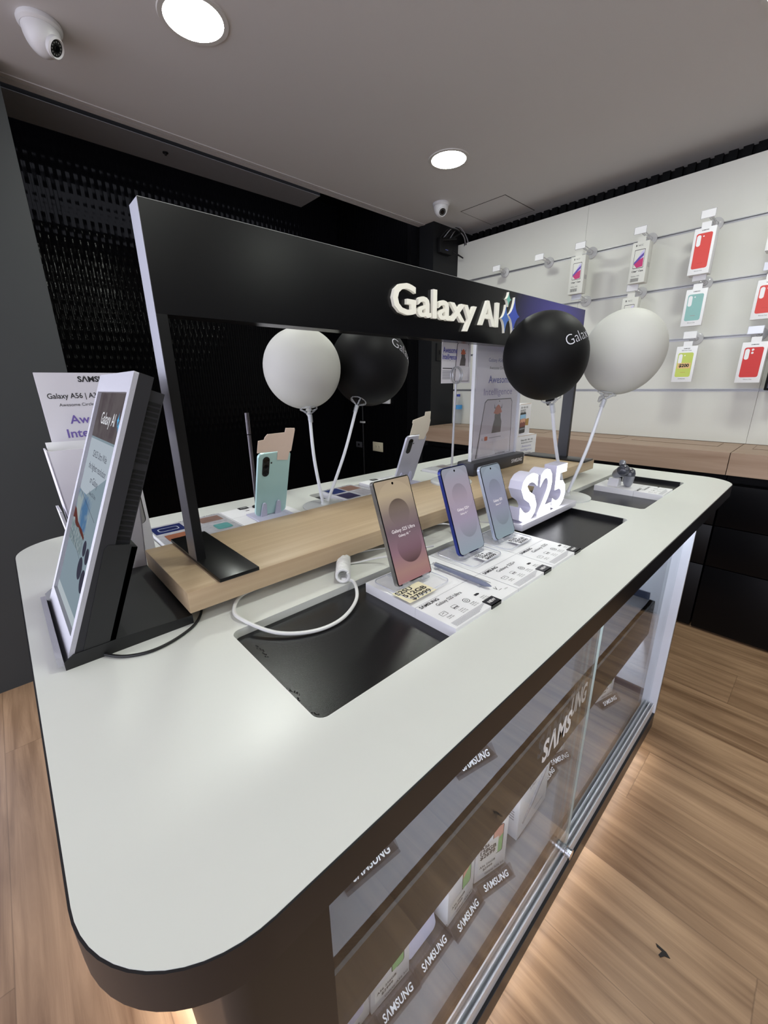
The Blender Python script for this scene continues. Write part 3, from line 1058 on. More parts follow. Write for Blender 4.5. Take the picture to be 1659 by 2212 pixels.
# ================================================================== things on the counter
def wallpaper(name, w_, h_, stops, dark=0.55, strength=1.0):
    w = NT(name)
    tc = w.n('ShaderNodeTexCoord')
    sp = w.n('ShaderNodeSeparateXYZ')
    w.l(tc.outputs['Object'], sp.inputs[0])
    x, z = sp.outputs[0], sp.outputs[2]
    v = w.math('DIVIDE', z, h_, True)
    base = w.ramp(v, stops)

    def disc(cx, cz, r, soft):
        dx = w.math('SUBTRACT', x, cx * w_)
        dz = w.math('SUBTRACT', z, cz * h_)
        d = w.math('SQRT', w.math('ADD', w.math('MULTIPLY', dx, dx), w.math('MULTIPLY', dz, dz)))
        return w.math('DIVIDE', w.math('SUBTRACT', r * w_, d), soft * w_, True)
    c1 = disc(0.0, 0.665, 0.285, 0.015)
    g1 = w.math('DIVIDE', w.math('SUBTRACT', z, (0.665 * h_ - 0.30 * w_)), 0.6 * w_, True)
    k1 = w.math('MULTIPLY', c1, w.math('MULTIPLY', w.math('POWER', g1, 1.6), dark))
    c2 = disc(0.06, 0.335, 0.345, 0.015)
    g2 = w.math('DIVIDE', w.math('SUBTRACT', (0.335 * h_ + 0.35 * w_), z), 0.7 * w_, True)
    k2 = w.math('MULTIPLY', c2, w.math('MULTIPLY', w.math('POWER', g2, 1.8), dark))
    ring = disc(0.0, 0.72, 0.53, 0.01)
    k3 = w.math('MULTIPLY', w.math('SUBTRACT', 1.0, ring), w.math('MULTIPLY', v, 0.12))
    k = w.math('MAXIMUM', w.math('MAXIMUM', k1, k2), k3)
    colr = w.mix(k, base, (52, 30, 38))
    w.l(colr, w.b.inputs['Emission Color'])
    w.b.inputs['Emission Strength'].default_value = strength
    w.b.inputs['Base Color'].default_value = (0.01, 0.01, 0.012, 1)
    w.b.inputs['Roughness'].default_value = 0.06
    return w.m


def phone(label, loc, w_, h_, t_, body, scr, lines, tilt=-0.342, yaw=0.0, radius=0.010, back_cam=False, back=None):
    """origin: middle of the lower front edge, front face looks along local -y"""
    t = thing('smartphone', label, 'phone', loc, (tilt, 0, yaw), group='display phones on the counter')
    F = front((0, 0, 0))
    b = MB()
    poly = rrect(-w_ / 2, w_ / 2, 0, h_, radius, 8)
    ins = [(p[0] * (1 - 0.0016 / w_), h_ / 2 + (p[1] - h_ / 2) * (1 - 0.0016 / h_)) for p in poly]
    b.prism(poly, -t_ + 0.0006, -0.0006, 0, F)
    b.prism(ins, -0.0007, 0.0, 1, F)
    b.prism(ins, -t_, -t_ + 0.0007, 2, F)
    # side keys and antenna lines
    b.box(-w_ / 2 - 0.0006, -w_ / 2 + 0.001, t_ * 0.35, t_ * 0.65, h_ * 0.60, h_ * 0.66, 0)
    b.box(-w_ / 2 - 0.0001, -w_ / 2 + 0.001, 0.0006, t_ - 0.0006, h_ * 0.935, h_ * 0.941, 3)
    b.build('frame', [body, pm('phone_bezel', (10, 10, 12), 0.15), back or body, pm('antenna_line', (150, 148, 146), 0.5)], t, angle=30)
    s = MB().flat(rrect(-w_ / 2 + 0.0022, w_ / 2 - 0.0022, 0.0022, h_ - 0.0022, max(radius - 0.003, 0.002), 6), 0.0002, 0, F)
    so = s.build('screen', scr, t, smooth=False)
    c = MB().flat(circle(0, h_ - 0.0085, 0.0021, 16), 0.0004, 0, F)
    c.build('front_lens', pm('lens_black', (6, 6, 8), 0.1), so, smooth=False)
    if lines:
        b = MB()
        for txt, y, wd in lines:
            b.text(txt, F, x=0, y=y, w=wd, al='C', z=0.0004, bold=0.003)
        b.build('screen_text', em('screen_text', (0.82, 0.76, 0.78), 0.9), so, smooth=False)
    if back_cam:
        G = rear((0, t_, 0))
        b = MB()
        # seen from behind: G u runs along -x
        b.prism(rrect(0.0125, 0.0285, h_ - 0.056, h_ - 0.0075, 0.008, 8), 0.0, 0.0016, 0, G)
        for k in range(3):
            b.lathe([(0.0062, 0.0016), (0.0062, 0.0020), (0.0045, 0.0021), (0.004, 0.0017)], 20, 1, G @ Matrix.Translation((0.0205, h_ - 0.0165 - 0.0152 * k, 0)))
        b.flat(circle(0.0075, h_ - 0.024, 0.0021, 14), 0.0003, 0, G)
        for i in range(len(b.v)):
            b.v[i] = (-b.v[i][0], b.v[i][1], b.v[i][2])
        b.f = [f[::-1] for f in b.f]
        b.build('camera_island', [pm('island_dark', (38, 38, 40), 0.2), pm('lens_glass', (8, 8, 10), 0.05)], t)
    return t


def phone_stand(label, loc, yaw, stick, tone, sx=0.0):
    """clear cradle: origin where the phone's lower front edge sits, on the board"""
    t = thing('phone_stand', label, 'phone stand', loc, (0, 0, yaw), group='clear phone stands')
    MB().prism(rrect(-0.047, 0.044, -0.034, 0.050, 0.012, 6), 0.0002, 0.0042, caps=False).flat(rrect(-0.047, 0.044, -0.034, 0.050, 0.012, 6), 0.0042).build('base', ACRYLIC, t)
    # outline of the plate's rim
    MB().tube([(p[0], p[1], 0.0042) for p in rrect(-0.047, 0.044, -0.034, 0.050, 0.012, 6)], 0.0009, 6, close=True).build('rim', pm('acrylic_rim', (190, 192, 204), 0.2, spec=0.8), t)
    for x in (-0.024, 0.020):
        b = MB()
        b.box(x - 0.007, x + 0.007, -0.0045, -0.0015, 0.0042, 0.0125)
        b.box(x - 0.007, x + 0.007, -0.0045, 0.010, 0.0042, 0.0072)
        b.build('lip', CLEAR_PLASTIC, t, smooth=False)
    b = MB()
    d = Vector((0, math.sin(0.342), math.cos(0.342)))
    n = Vector((0, math.cos(0.342), -math.sin(0.342)))
    M = Matrix(((1, 0, 0, 0), (0, n.y, d.y, 0.0), (0, n.z, d.z, 0.006), (0, 0, 0, 1)))
    b.prism(rrect(-0.02, 0.02, 0.010, 0.080, 0.006, 4), 0, 0.003, 0, M @ frame((0, 0.0125, 0), (1, 0, 0), (0, 0, 1)))
    b.box(-0.018, 0.018, 0.014, 0.046, 0.0042, 0.007)
    b.build('back_rest', CLEAR_PLASTIC, t)
    if stick:
        b = MB()
        T = top((sx, -0.019, 0.0046)) @ Matrix.Rotation(0.0, 4, 'Z')
        kk = 1.22 if tone == 'cream' else 0.9
        b.flat(rrect(-0.023 * kk, 0.024 * kk, -0.0165 * kk, 0.0140 * kk, 0), 0.0, 0, T)
        for k, s in enumerate(stick):
            b.text(s, T, x=(-0.021 + 0.003 * k) * kk, y=(0.0052 - 0.0098 * k) * kk, h=0.0073 * kk, w=(0.026, 0.038, 0.034)[k] * kk, z=0.0003, m=1, bold=0.025)
        b.build('price_sticker', [pm('sticker_%s' % tone, (232, 224, 190) if tone == 'cream' else (232, 232, 236), 0.6), INK], t, smooth=False, label='%s paper price sticker with black lettering' % tone)
    return t


def info_board(label, loc, yaw, wd, dp, title, sub=True, newtag=True, extra=None, side=0.107):
    t = thing('info_board', label, 'display board', loc, (0, 0, yaw), group='white information boards')
    H = 0.016
    b = MB().box(0.0004, wd - 0.0004, 0, 0.0708, 0, H).box(0.0004, wd - 0.0004, 0.0712, dp, 0, H)
    b.build('plate', CARD_WHITE, t, smooth=False)
    T = top((0, 0, H))
    p = MB()
    p.text('SΛMSUNG', T, x=0.004, y=0.0625, w=0.039, m=0, bold=0.02)
    p.text(title, T, x=0.027, y=0.0515, w=0.055, h=0.0066, m=0)
    if sub:
        for k, (ic, l1) in enumerate((('display', 'Display'), ('camera', 'Camera'), ('chip', 'Storage'), ('battery', 'Battery'))):
            x = 0.017 + k * 0.0255
            y = 0.034
            if ic == 'display':
                p.outline(rrect(x - .006, x + .006, y - .0042, y + .0042, .001, 3), .0006, .0003, 0, T)
                p.flat([(x - .003, y - .0003), (x + .003, y + .0012), (x + .003, y + .0018), (x - .003, y + .0003)], .0003, 0, T)
            elif ic == 'camera':
                p.outline(rrect(x - .005, x + .005, y - .004, y + .005, .001, 3), .0005, .0003, 0, T)
                for q in range(3):
                    p.flat(circle(x - .003 + q * .003, y - .001, .0012, 10), .0004, 0, T)
            elif ic == 'chip':
                p.outline(circle(x, y, .0055, 24), .0007, .0003, 0, T)
                p.outline(circle(x, y, .0025, 16), .0006, .0003, 0, T)
            else:
                p.flat(rrect(x - .005, x + .004, y - .0022, y + .0022, .0005, 2), .0003, 0, T)
                p.flat(rrect(x + .004, x + .0055, y - .001, y + .001, 0), .0003, 0, T)
            for q, s in enumerate((l1, '200MP 50MP', 'Up to 1TB')[:3 if k else 2]):
                p.text(s, T, x=x + 0.001, y=y - 0.0105 - q * 0.0035, w=0.012 if q else 0.010, al='C', m=0)
        for q in range(6):
            p.flat([(0.006, 0.0120 - q * 0.0018), (0.083 - 0.005 * q, 0.0120 - q * 0.0018), (0.083 - 0.005 * q, 0.0127 - q * 0.0018), (0.006, 0.0127 - q * 0.0018)], 0.0003, 1, T)
    p.flat([(0.0, 0.0706), (wd, 0.0706), (wd, 0.0712), (0.0, 0.0712)], 0.0002, 1, T)
    if extra:
        extra(p, T)
    p.build('print', [INK, INK_GREY, INK_BLUE], t, smooth=False)
    if newtag:
        g = MB()
        g.box(0.0805, 0.1045, -0.0012, 0.0155, H, H + 0.0012)
        g.box(0.0805, 0.1045, -0.0012, 0.0, -0.0, H + 0.0012)
        g.text('NEW', top((0.0925, 0.005, H + 0.0012)), x=0, y=0, w=0.0165, al='C', m=1, bold=0.03, z=0.0003)
        g.build('new_tag', [pm('tag_black', (20, 20, 26), 0.35), INK_WHITE], t, smooth=False)
    return t


def pen_print(p, T):
    p.text('V', T, x=0.124, y=0.020, h=0.008, m=0, slant=0.4)
    p.flat(rrect(0.128, 0.136, 0.0175, 0.0182, 0), .0003, 0, T)
    p.text('S Pen', T, x=0.137, y=0.0125, w=0.008, m=0)
    p.tube([T @ Vector(q) for q in ((0.109, 0.150, 0.0004), (0.138, 0.150, 0.0004), (0.140, 0.04, 0.0004))], 0.0004, 4, 1)


info_board('white information board under the nearest phone, with a slot for a stylus', (0.3715, 0.272, 0.889), 0, 0.1535, 0.178, 'Galaxy S25 Ultra', extra=pen_print)
info_board('white information board under the blue framed phone', (0.5257, 0.272, 0.889), 0, 0.1163, 0.178, 'Galaxy S25+')
info_board('white information board under the pale framed phone nearest the lit numerals', (0.6428, 0.272, 0.889), 0, 0.1045, 0.178, 'Galaxy S25')

U_STOPS = [(0.0, (164, 118, 120)), (0.12, (172, 134, 126)), (0.3, (150, 116, 128)), (0.5, (124, 104, 112)), (0.66, (140, 124, 118)), (0.85, (190, 172, 144)), (1.0, (184, 166, 142))]
P_STOPS = [(0.0, (150, 164, 176)), (0.2, (160, 164, 178)), (0.4, (168, 156, 178)), (0.65, (172, 158, 172)), (0.85, (164, 158, 172)), (1.0, (158, 164, 176))]
S_STOPS = [(0.0, (146, 164, 172)), (0.2, (148, 160, 172)), (0.45, (152, 152, 174)), (0.7, (148, 152, 172)), (1.0, (152, 166, 178))]
phone('large phone with grey frame and a brown mauve screen, nearest on the counter', (0.4245, 0.3905, 0.9135), 0.0776, 0.1628, 0.0082, pm('titanium', (168, 166, 162), 0.32, metal=0.85, noise=0.06),
      wallpaper('wallpaper_mauve', 0.0776, 0.1628, U_STOPS, 0.85, 0.70), (('Galaxy S25 Ultra', 0.0795, 0.050), ('Galaxy AI ↑', 0.0715, 0.027)), radius=0.0055)
phone('phone with a dark blue frame and pale mauve screen in the front row', (0.578, 0.3920, 0.9140), 0.0758, 0.1584, 0.0073, pm('navy_frame', (52, 66, 150), 0.3, metal=0.6, noise=0.05),
      wallpaper('wallpaper_lilac', 0.0758, 0.1584, P_STOPS, 0.30, 0.72), (('Galaxy S25+', 0.0780, 0.034), ('Galaxy AI ↑', 0.0705, 0.023)), radius=0.0105)
phone('small phone with a pale blue frame and a blue grey screen, beside the lit numerals', (0.685, 0.3900, 0.9138), 0.0705, 0.1469, 0.0072, pm('ice_frame', (196, 206, 226), 0.3, metal=0.5, noise=0.05),
      wallpaper('wallpaper_ice', 0.0705, 0.1469, S_STOPS, 0.28, 0.72), (('Galaxy S25', 0.0730, 0.030), ('Galaxy AI ↑', 0.0660, 0.021)), radius=0.0105)
phone_stand('clear stand under the nearest phone, with a cream sticker reading 7999', (0.4245, 0.3905, 0.9052), 0, ('S25U', '512GB', '$7999'), 'cream', -0.026)
phone_stand('clear stand under the blue framed phone, with a white sticker reading 6099', (0.578, 0.3920, 0.9052), 0, ('S25 +', '256GB', '$6099'), 'white', 0.010)
phone_stand('clear stand under the pale framed phone, with a white sticker on its plate', (0.685, 0.3900, 0.9052), 0, ('S25', '256GB', '$5099'), 'white', 0.012)

# stylus lying on the board
t = thing('stylus', 'blue grey stylus lying on the board between the first two phones', 'stylus', (0.492, 0.355, 0.9052))
SM = pm('stylus_grey', (112, 118, 138), 0.4, noise=0.05)
MB().tube([(0, 0.054, 0.006), (0, 0.050, 0.006), (0, 0.0, 0.006), (0.0, -0.006, 0.006), (0.0005, -0.046, 0.0055), (0.0008, -0.052, 0.0055), (0.001, -0.056, 0.0053)], [0.0030, 0.0034, 0.0038, 0.0044, 0.0038, 0.0022, 0.0006], 14).build('barrel', SM, t)
MB().tube([(0, 0.054, 0.006), (0, 0.0585, 0.006)], 0.0024, 10).build('button', CLEAR_PLASTIC, t)
for y in (-0.040, 0.046):
    MB().box(-0.006, 0.006, y, y + 0.004, 0.0, 0.004).build('clip', CLEAR_PLASTIC, t, smooth=False)

# lit numerals
t = thing('lit_sign', 'white glowing numerals S25 on a white bar at the edge of the black pad', 'sign', (0.768, 0.402, 0.8998))
MB().box(0, 0.267, 0.0, 0.047, 0, 0.0145, bev=0.001).build('base', pm('sign_base', (214, 212, 224), 0.35), t)
SB = frame((-0.004, 0.040, 0.017), (1, 0, 0), (0, 0, 1))
for ch, x, wd in (('S', 0.004, 0.074), ('2', 0.083, 0.066), ('5', 0.152, 0.068)):
    b = MB().text(ch, SB, x=x, h=0.101, w=wd, bold=0.024, z=0.0, ext=0.030)
    lo = b.build('numeral', pm('numeral_side', (206, 204, 222), 0.4), t)
    MB().text(ch, SB, x=x + 0.0008, h=0.0994, w=wd - 0.0016, y=0.0006, bold=0.024, z=0.0304).build('lit_face', em('sign_glow', (0.94, 0.95, 1.0), SIGN_POWER), lo, smooth=False)
b = MB()
b.box(0.0, 0.218, 0.026, 0.034, 0.0145, 0.0175)
b.build('mounting_strip', pm('sign_base', (214, 212, 224), 0.35), t, smooth=False)

# ---------------------------------------------------------------- balloons
CAMP = Vector((0, 0, 1.205))


def balloon(label, c, R, foot, mat, text=None, tall=1.02):
    c = Vector(c)
    foot = Vector(foot)
    d = (c - foot).normalized()
    t = thing('balloon', label, 'balloon', c, group='round balloons on sticks')
    z = Vector(d)
    x = z.orthogonal().normalized()
    y = z.cross(x)
    M = Matrix(((x.x, y.x, z.x, 0), (x.y, y.y, z.y, 0), (x.z, y.z, z.z, 0), (0, 0, 0, 1)))
    prof = []
    for i in range(33):
        a = -pi / 2 + pi * i / 32
        rr = R * math.cos(a) * (1.0 + 0.03 * math.sin(a))
        zz = R * math.sin(a) * tall
        prof.append((max(rr, 0.006 if i == 0 else 0.0008), zz))
    prof = [(0.006, -R * (tall + 0.03))] + prof[1:]
    MB().lathe(prof, 56, M=M).build('skin', mat, t, angle=60)
    MB().lathe([(0.005, -R * (tall + 0.03) - 0.006), (0.0085, -R * (tall + 0.03) - 0.003), (0.006, -R * (tall + 0.03) + 0.001), (0.004, -R * (tall + 0.03) + 0.004)], 14, M=M).tube([M @ Vector(q) for q in ((0.004, 0, -R * (tall + 0.03) - 0.004), (0.014, 0.004, -R * (tall + 0.03) - 0.010), (0.020, 0.004, -R * (tall + 0.03) - 0.020))], [0.003, 0.007, 0.003], 8).build('knot', mat, t)
    if text:
        body, a0, b0, rot, wd = text
        view = (CAMP - c).normalized()
        rt = Vector(RT)
        rt = (rt - view * rt.dot(view)).normalized()
        upv = view.cross(rt)
        n0 = (rt * a0 + upv * b0 + view * math.sqrt(max(0.05, 1 - a0 * a0 - b0 * b0))).normalized()
        tu = upv.cross(n0).normalized()
        tv = n0.cross(tu)
        u = tu * math.cos(rot) + tv * math.sin(rot)
        v = -tu * math.sin(rot) + tv * math.cos(rot)
        b = MB().text(body, Matrix.Identity(4), x=0, y=0, w=wd, z=0, bold=-0.014)
        out = []
        for p in b.v:
            A = p[0] / R
            B = p[1] / R
            q = n0 * math.cos(A) + u * math.sin(A)
            q = q * math.cos(B) + v * math.sin(B)
            # follow the skin
            s = q.dot(d)
            out.append(tuple(q * (R * (1.005 + (tall - 1) * s * s + 0.03 * s * (1 - s * s)) + 0.0006)))
        b.v = out
        b.build('lettering', pm('silver_lettering', (212, 212, 220), 0.5), t, smooth=False)
    return d


def stick_set(label, loc, R0, items):
    t = thing('balloon_stand', label, 'balloon stand', loc, group='clear balloon stands')
    MB().lathe([(R0, 0.0), (R0, 0.003), (R0 - 0.003, 0.0042), (0.012, 0.006), (0.010, 0.012)], 48).build('base', FROSTED, t)
    for k, (a, c, R) in enumerate(items):
        a = Vector(a)
        c = Vector(c)
        d = (c - a).normalized()
        e = c - d * (R * 1.05 + 0.016)
        # slight bow of the stick
        mid = (a + e) / 2 + Vector((0.004, -0.004, 0)) * (1 if k else -1)
        L = Vector(loc)
        MB().tube([p - L for p in smooth_path([a, mid, e], 8)], 0.0042, 10).build('stick', pm('stick_plastic', (214, 216, 222), 0.3), t)
        x = d.orthogonal().normalized()
        y = d.cross(x)
        b = MB()
        b.tube([e - d * 0.02 - L, e - L], [0.006, 0.0065], 10)
        for q in range(4):
            an = q * pi / 2 + 0.4
            o = (x * math.cos(an) + y * math.sin(an))
            b.tube([e - L, e + d * 0.016 + o * 0.022 - L], 0.0022, 6)
        b.tube([e + d * 0.016 + (x * math.cos(2 * pi * i / 20) + y * math.sin(2 * pi * i / 20)) * 0.022 - L for i in range(20)], 0.0016, 6, close=True)
        b.build('cup', CLEAR_PLASTIC, t)


LATEX_W = pm('latex_white', (194, 194, 188), 0.6, spec=0.25, noise=0.02)
LATEX_B = pm('latex_black', (10, 10, 12), 0.55, spec=0.2, noise=0.05)
bF = (0.962, 0.486, 1.259)
wR = (1.208, 0.402, 1.272)
wL = (0.610, 0.968, 1.245)
bL = (0.826, 0.952, 1.256)
balloon('black balloon with silver lettering in front of the sign end', bF, 0.0935, (1.096, 0.458, 0.906), LATEX_B, ('Galaxy', 0.44, 0.22, 0.40, 0.082), 1.05)
balloon('white balloon at the far right end of the counter', wR, 0.0945, (1.108, 0.458, 0.906), LATEX_W, None, 1.10)
balloon('white balloon behind the plank, under the black sign header', wL, 0.099, (0.580, 0.866, 0.906), LATEX_W)
balloon('black balloon behind the plank, partly hidden by the white one', bL, 0.1125, (0.592, 0.866, 0.906), LATEX_B, ('Galaxy', 0.54, 0.46, -0.42, 0.105))
stick_set('clear stand with two sticks beside the lit numerals', (1.102, 0.458, 0.9002), 0.063, (((1.096, 0.458, 0.906), bF, 0.096), ((1.108, 0.458, 0.906), wR, 0.0995)))
stick_set('clear stand with two sticks behind the plank', (0.586, 0.866, 0.9002), 0.058, (((0.580, 0.866, 0.906), wL, 0.099), ((0.592, 0.866, 0.906), bL, 0.1125)))

# ---------------------------------------------------------------- small earphones on their board
info_board('narrow white information board under the earbuds at the far end', (1.277, 0.272, 0.889), 0, 0.0985, 0.178, 'Galaxy Buds3', newtag=False)
BUD = pm('bud_silver', (150, 152, 160), 0.28, metal=0.45, noise=0.05)
BUD_DARK = pm('bud_dark', (70, 72, 80), 0.15, spec=0.7)
t = thing('earbud_holder', 'white wedge holder for the earbuds on the far board', 'holder', (1.312, 0.395, 0.9052))
b = MB()
b.prism([(-0.016, 0), (0.016, 0), (0.008, 0.022), (-0.008, 0.022)], -0.014, 0.014, 0, front((0, 0.012, 0)))
b.build('wedge', PLASTIC_WHITE, t, smooth=False)
MB().tube(smooth_path([(0.0, -0.008, 0.060), (0.018, -0.004, 0.060), (0.032, 0, 0.040), (0.033, 0.002, 0.004)], 6), 0.0007, 6).build('tether', PLASTIC_WHITE, t)
for k, (x, y, z, lab) in enumerate(((1.316, 0.372, 0.9056, 'silver earbud standing upright in front of the white wedge'), (1.310, 0.410, 0.935, 'dark earbud lying back behind the upright one'))):
    e = thing('earbud', lab, 'earbud', (x, y, z), (0, 0, 0) if k == 0 else (0.5, -0.9, 0.4))
    e.scale = (1.25, 1.25, 1.1)
    MB().lathe([(0.002, 0.0), (0.007, 0.002), (0.010, 0.010), (0.0125, 0.030)], 28).build('stem', BUD, e)
    MB().lathe([(0.0125, 0.030), (0.0128, 0.036), (0.011, 0.045), (0.006, 0.050), (0.001, 0.051)], 28).build('dome', BUD_DARK, e)
    MB().lathe([(0.006, 0), (0.0075, 0.006), (0.006, 0.011)], 20, M=frame((0.010, 0.006, 0.040), (0, 1, 0), (0, 0, 1))).build('tip', BUD, e)

# ---------------------------------------------------------------- rear row
def picture_print(t, items, H, M):
    b = MB()
    mats = []
    for k, (x0, x1, y0, y1, c, kind) in enumerate(items):
        mats.append(pm('pic_%d_%d_%d' % c, c, 0.35, noise=0.5, nscale=90))
        b.flat(rrect(x0, x1, y0, y1, 0.002 if kind != 'round' else 0.006, 3), 0.0003 + 0.0001 * k, k, M)
    b.build('print', mats, t, smooth=False)


def spec_card(label, loc, wd, dp, items):
    t = thing('feature_board', label, 'display board', loc, (0, 0, pi), group='picture boards in the rear row')
    MB().box(0, wd, 0, dp, 0, 0.016).build('plate', CARD_WHITE, t, smooth=False)
    picture_print(t, items, 0.016, top((0, 0, 0.016)))
    for y, s in ((0.073, 'Awesome camera'), (0.004, 'Galaxy A')):
        b = MB()
        for k in range(2):
            b.text(s, top((0, 0, 0.016)), x=0.012 + 0.055 * k, y=y, w=0.03, z=0.0012)
        b.build('caption', INK, t, smooth=False)
    return t


IT = [(0.002, 0.163, 0.002, 0.138, (200, 200, 206), 'bg'), (0.098, 0.160, 0.012, 0.066, (34, 46, 104), 'sq'), (0.108, 0.150, 0.028, 0.052, (206, 214, 232), 'round'), (0.110, 0.148, 0.030, 0.050, (28, 38, 92), 'round'),
      (0.006, 0.092, 0.012, 0.066, (196, 194, 200), 'sq'), (0.012, 0.062, 0.016, 0.058, (150, 120, 110), 'sq'), (0.016, 0.050, 0.086, 0.126, (110, 178, 176), 'round'), (0.100, 0.150, 0.084, 0.126, (176, 112, 84), 'sq'), (0.066, 0.090, 0.018, 0.058, (60, 64, 80), 'sq')]
spec_card('white board with navy and teal pictures at the near end of the rear row', (0.3545, 0.992, 0.889), 0.165, 0.140, IT)
IT2 = [(0.002, 0.118, 0.002, 0.138, (196, 196, 204), 'bg'), (0.066, 0.114, 0.076, 0.130, (58, 54, 88), 'sq'), (0.008, 0.056, 0.076, 0.130, (176, 172, 180), 'sq'), (0.010, 0.060, 0.012, 0.064, (150, 116, 104), 'sq'), (0.066, 0.112, 0.012, 0.064, (46, 60, 120), 'sq')]
spec_card('white board with dark photo prints between the rear balloon sticks and the silver phone', (0.772, 0.992, 0.889), 0.120, 0.140, IT2)
IT3 = [(0.002, 0.118, 0.002, 0.138, (200, 200, 206), 'bg'), (0.066, 0.114, 0.076, 0.130, (66, 66, 78), 'sq'), (0.008, 0.056, 0.076, 0.130, (120, 116, 124), 'sq'), (0.010, 0.060, 0.012, 0.064, (150, 140, 140), 'sq')]
spec_card('white board with grey pictures at the far end of the rear row', (1.225, 0.992, 0.889), 0.120, 0.140, IT3)
info_board('white information board under the mint phone in the rear row', (0.5065, 0.992, 0.889), pi, 0.1505, 0.170, 'Galaxy A36 5G')
info_board('white information board under the silver phone in the rear row', (0.955, 0.992, 0.889), pi, 0.150, 0.170, 'Galaxy A56 5G')
MINT = pm('mint_body', (188, 226, 222), 0.25, noise=0.03, coat=0.3)
MINT_F = pm('mint_frame', (200, 236, 236), 0.3, metal=0.3)
SILV = pm('silver_body', (196, 196, 206), 0.22, noise=0.03, coat=0.3)
SCR_OFF = wallpaper('wallpaper_rear', 0.078, 0.1625, P_STOPS, 0.3, 0.8)
phone('mint green phone seen from its back, rear row behind the plank', (0.436, 0.885, 0.9125), 0.0775, 0.1625, 0.0074, MINT_F, SCR_OFF, None, tilt=-0.334, yaw=pi - 0.031, back_cam=True, back=MINT)
phone('silver phone seen from its back, rear row behind the nearest front phone', (0.895, 0.887, 0.9125), 0.0775, 0.1620, 0.0074, pm('silver_rail', (212, 212, 224), 0.3, metal=0.5), SCR_OFF, None, tilt=-0.403, yaw=pi - 0.085, back_cam=True, back=SILV)


def prongs(label, loc, yaw):
    t = thing('phone_cradle', label, 'phone stand', loc, (0, 0, yaw), group='pale plastic phone cradles')
    LV = pm('lavender_plastic', (206, 206, 226), 0.35, noise=0.02)
    MB().box(-0.045, 0.045, -0.035, 0.05, 0, 0.004, bev=0.0015).build('base', LV, t)
    d = Vector((0, math.sin(0.334), math.cos(0.334)))
    n = Vector((0, math.cos(0.334), -math.sin(0.334)))
    for x in (-0.016, 0.020):
        M = frame(Vector((x, 0, 0.0075)) + n * 0.0135, (1, 0, 0), d)
        MB().prism([(-0.0085, -0.004), (0.0085, -0.004), (0.0045, 0.034), (0.002, 0.037), (-0.002, 0.037), (-0.0045, 0.034)], 0.0, 0.004, 0, M).build('prong', LV, t)
    MB().box(-0.030, 0.030, -0.006, -0.002, 0.004, 0.012).build('lip', LV, t, smooth=False)
    return t


prongs('pale two pronged cradle behind the mint phone', (0.436, 0.885, 0.9052), pi - 0.031)
prongs('pale two pronged cradle behind the silver phone', (0.895, 0.887, 0.9052), pi - 0.085)
# cut out cards leaning on the two rear phones (outline in the phone's own plane, seen from the back)
for pts, loc, yaw, tilt, lab, colr in (
        ([(-0.0433, 0.1675), (-0.0423, 0.1958), (-0.0293, 0.1968), (-0.0278, 0.2022), (-0.0221, 0.2091), (0.0185, 0.2097), (0.0199, 0.2199), (0.0415, 0.2181), (0.0426, 0.2143), (0.0384, 0.1641), (0.0345, 0.1620), (0.031, 0.1414), (0.0048, 0.1451), (0.0048, 0.1665)], (0.436, 0.885, 0.9125), -0.031, 0.334, 'pinkish cut out card taped above the mint phone', (234, 212, 196)),
        ([(-0.0337, 0.1682), (-0.0345, 0.203), (-0.0383, 0.2073), (-0.0388, 0.2152), (0.002, 0.2265), (-0.0003, 0.2385), (0.0203, 0.239), (0.0273, 0.217), (0.0311, 0.2106), (0.0349, 0.177), (0.0316, 0.1686), (0.0284, 0.1496), (0.0058, 0.1507), (0.0039, 0.1689)], (0.895, 0.887, 0.9125), -0.085, 0.403, 'cream cut out card taped above the silver phone', (236, 228, 208))):
    u = Vector((math.cos(yaw), math.sin(yaw), 0))
    bk = Vector((-math.sin(yaw), math.cos(yaw), 0))
    up = Vector((0, 0, 1)) * math.cos(tilt) - bk * math.sin(tilt)
    nrm = u.cross(up)
    base = Vector(loc) + nrm * 0.0092
    M = frame((0, 0, 0), u, up)
    o = MB().prism(pts, -0.0006, 0.0006, 0, M).build('cut_out_card', pm('card_%d' % colr[2], colr, 0.7, noise=0.06), smooth=False)
    o.location = base
    tag(o, lab, 'card', 'cut out cards on the rear phones')
t = thing('display_rod', 'slim dark chrome rod standing behind the mint phone', 'rod', (0.446, 0.972, 0.9052))
MB().tube([(0, 0, 0), (0, 0, 0.185)], 0.0048, 16).build('shaft', pm('dark_chrome', (96, 92, 96), 0.25, metal=0.9), t)
MB().tube([(0, 0, 0.187), (0, 0, 0.238)], 0.0052, 16).build('cap', pm('dark_chrome', (96, 92, 96), 0.25, metal=0.9), t)
MB().lathe([(0.012, 0), (0.012, 0.003), (0.006, 0.005)], 20).build('foot', BLACK_PLASTIC, t)

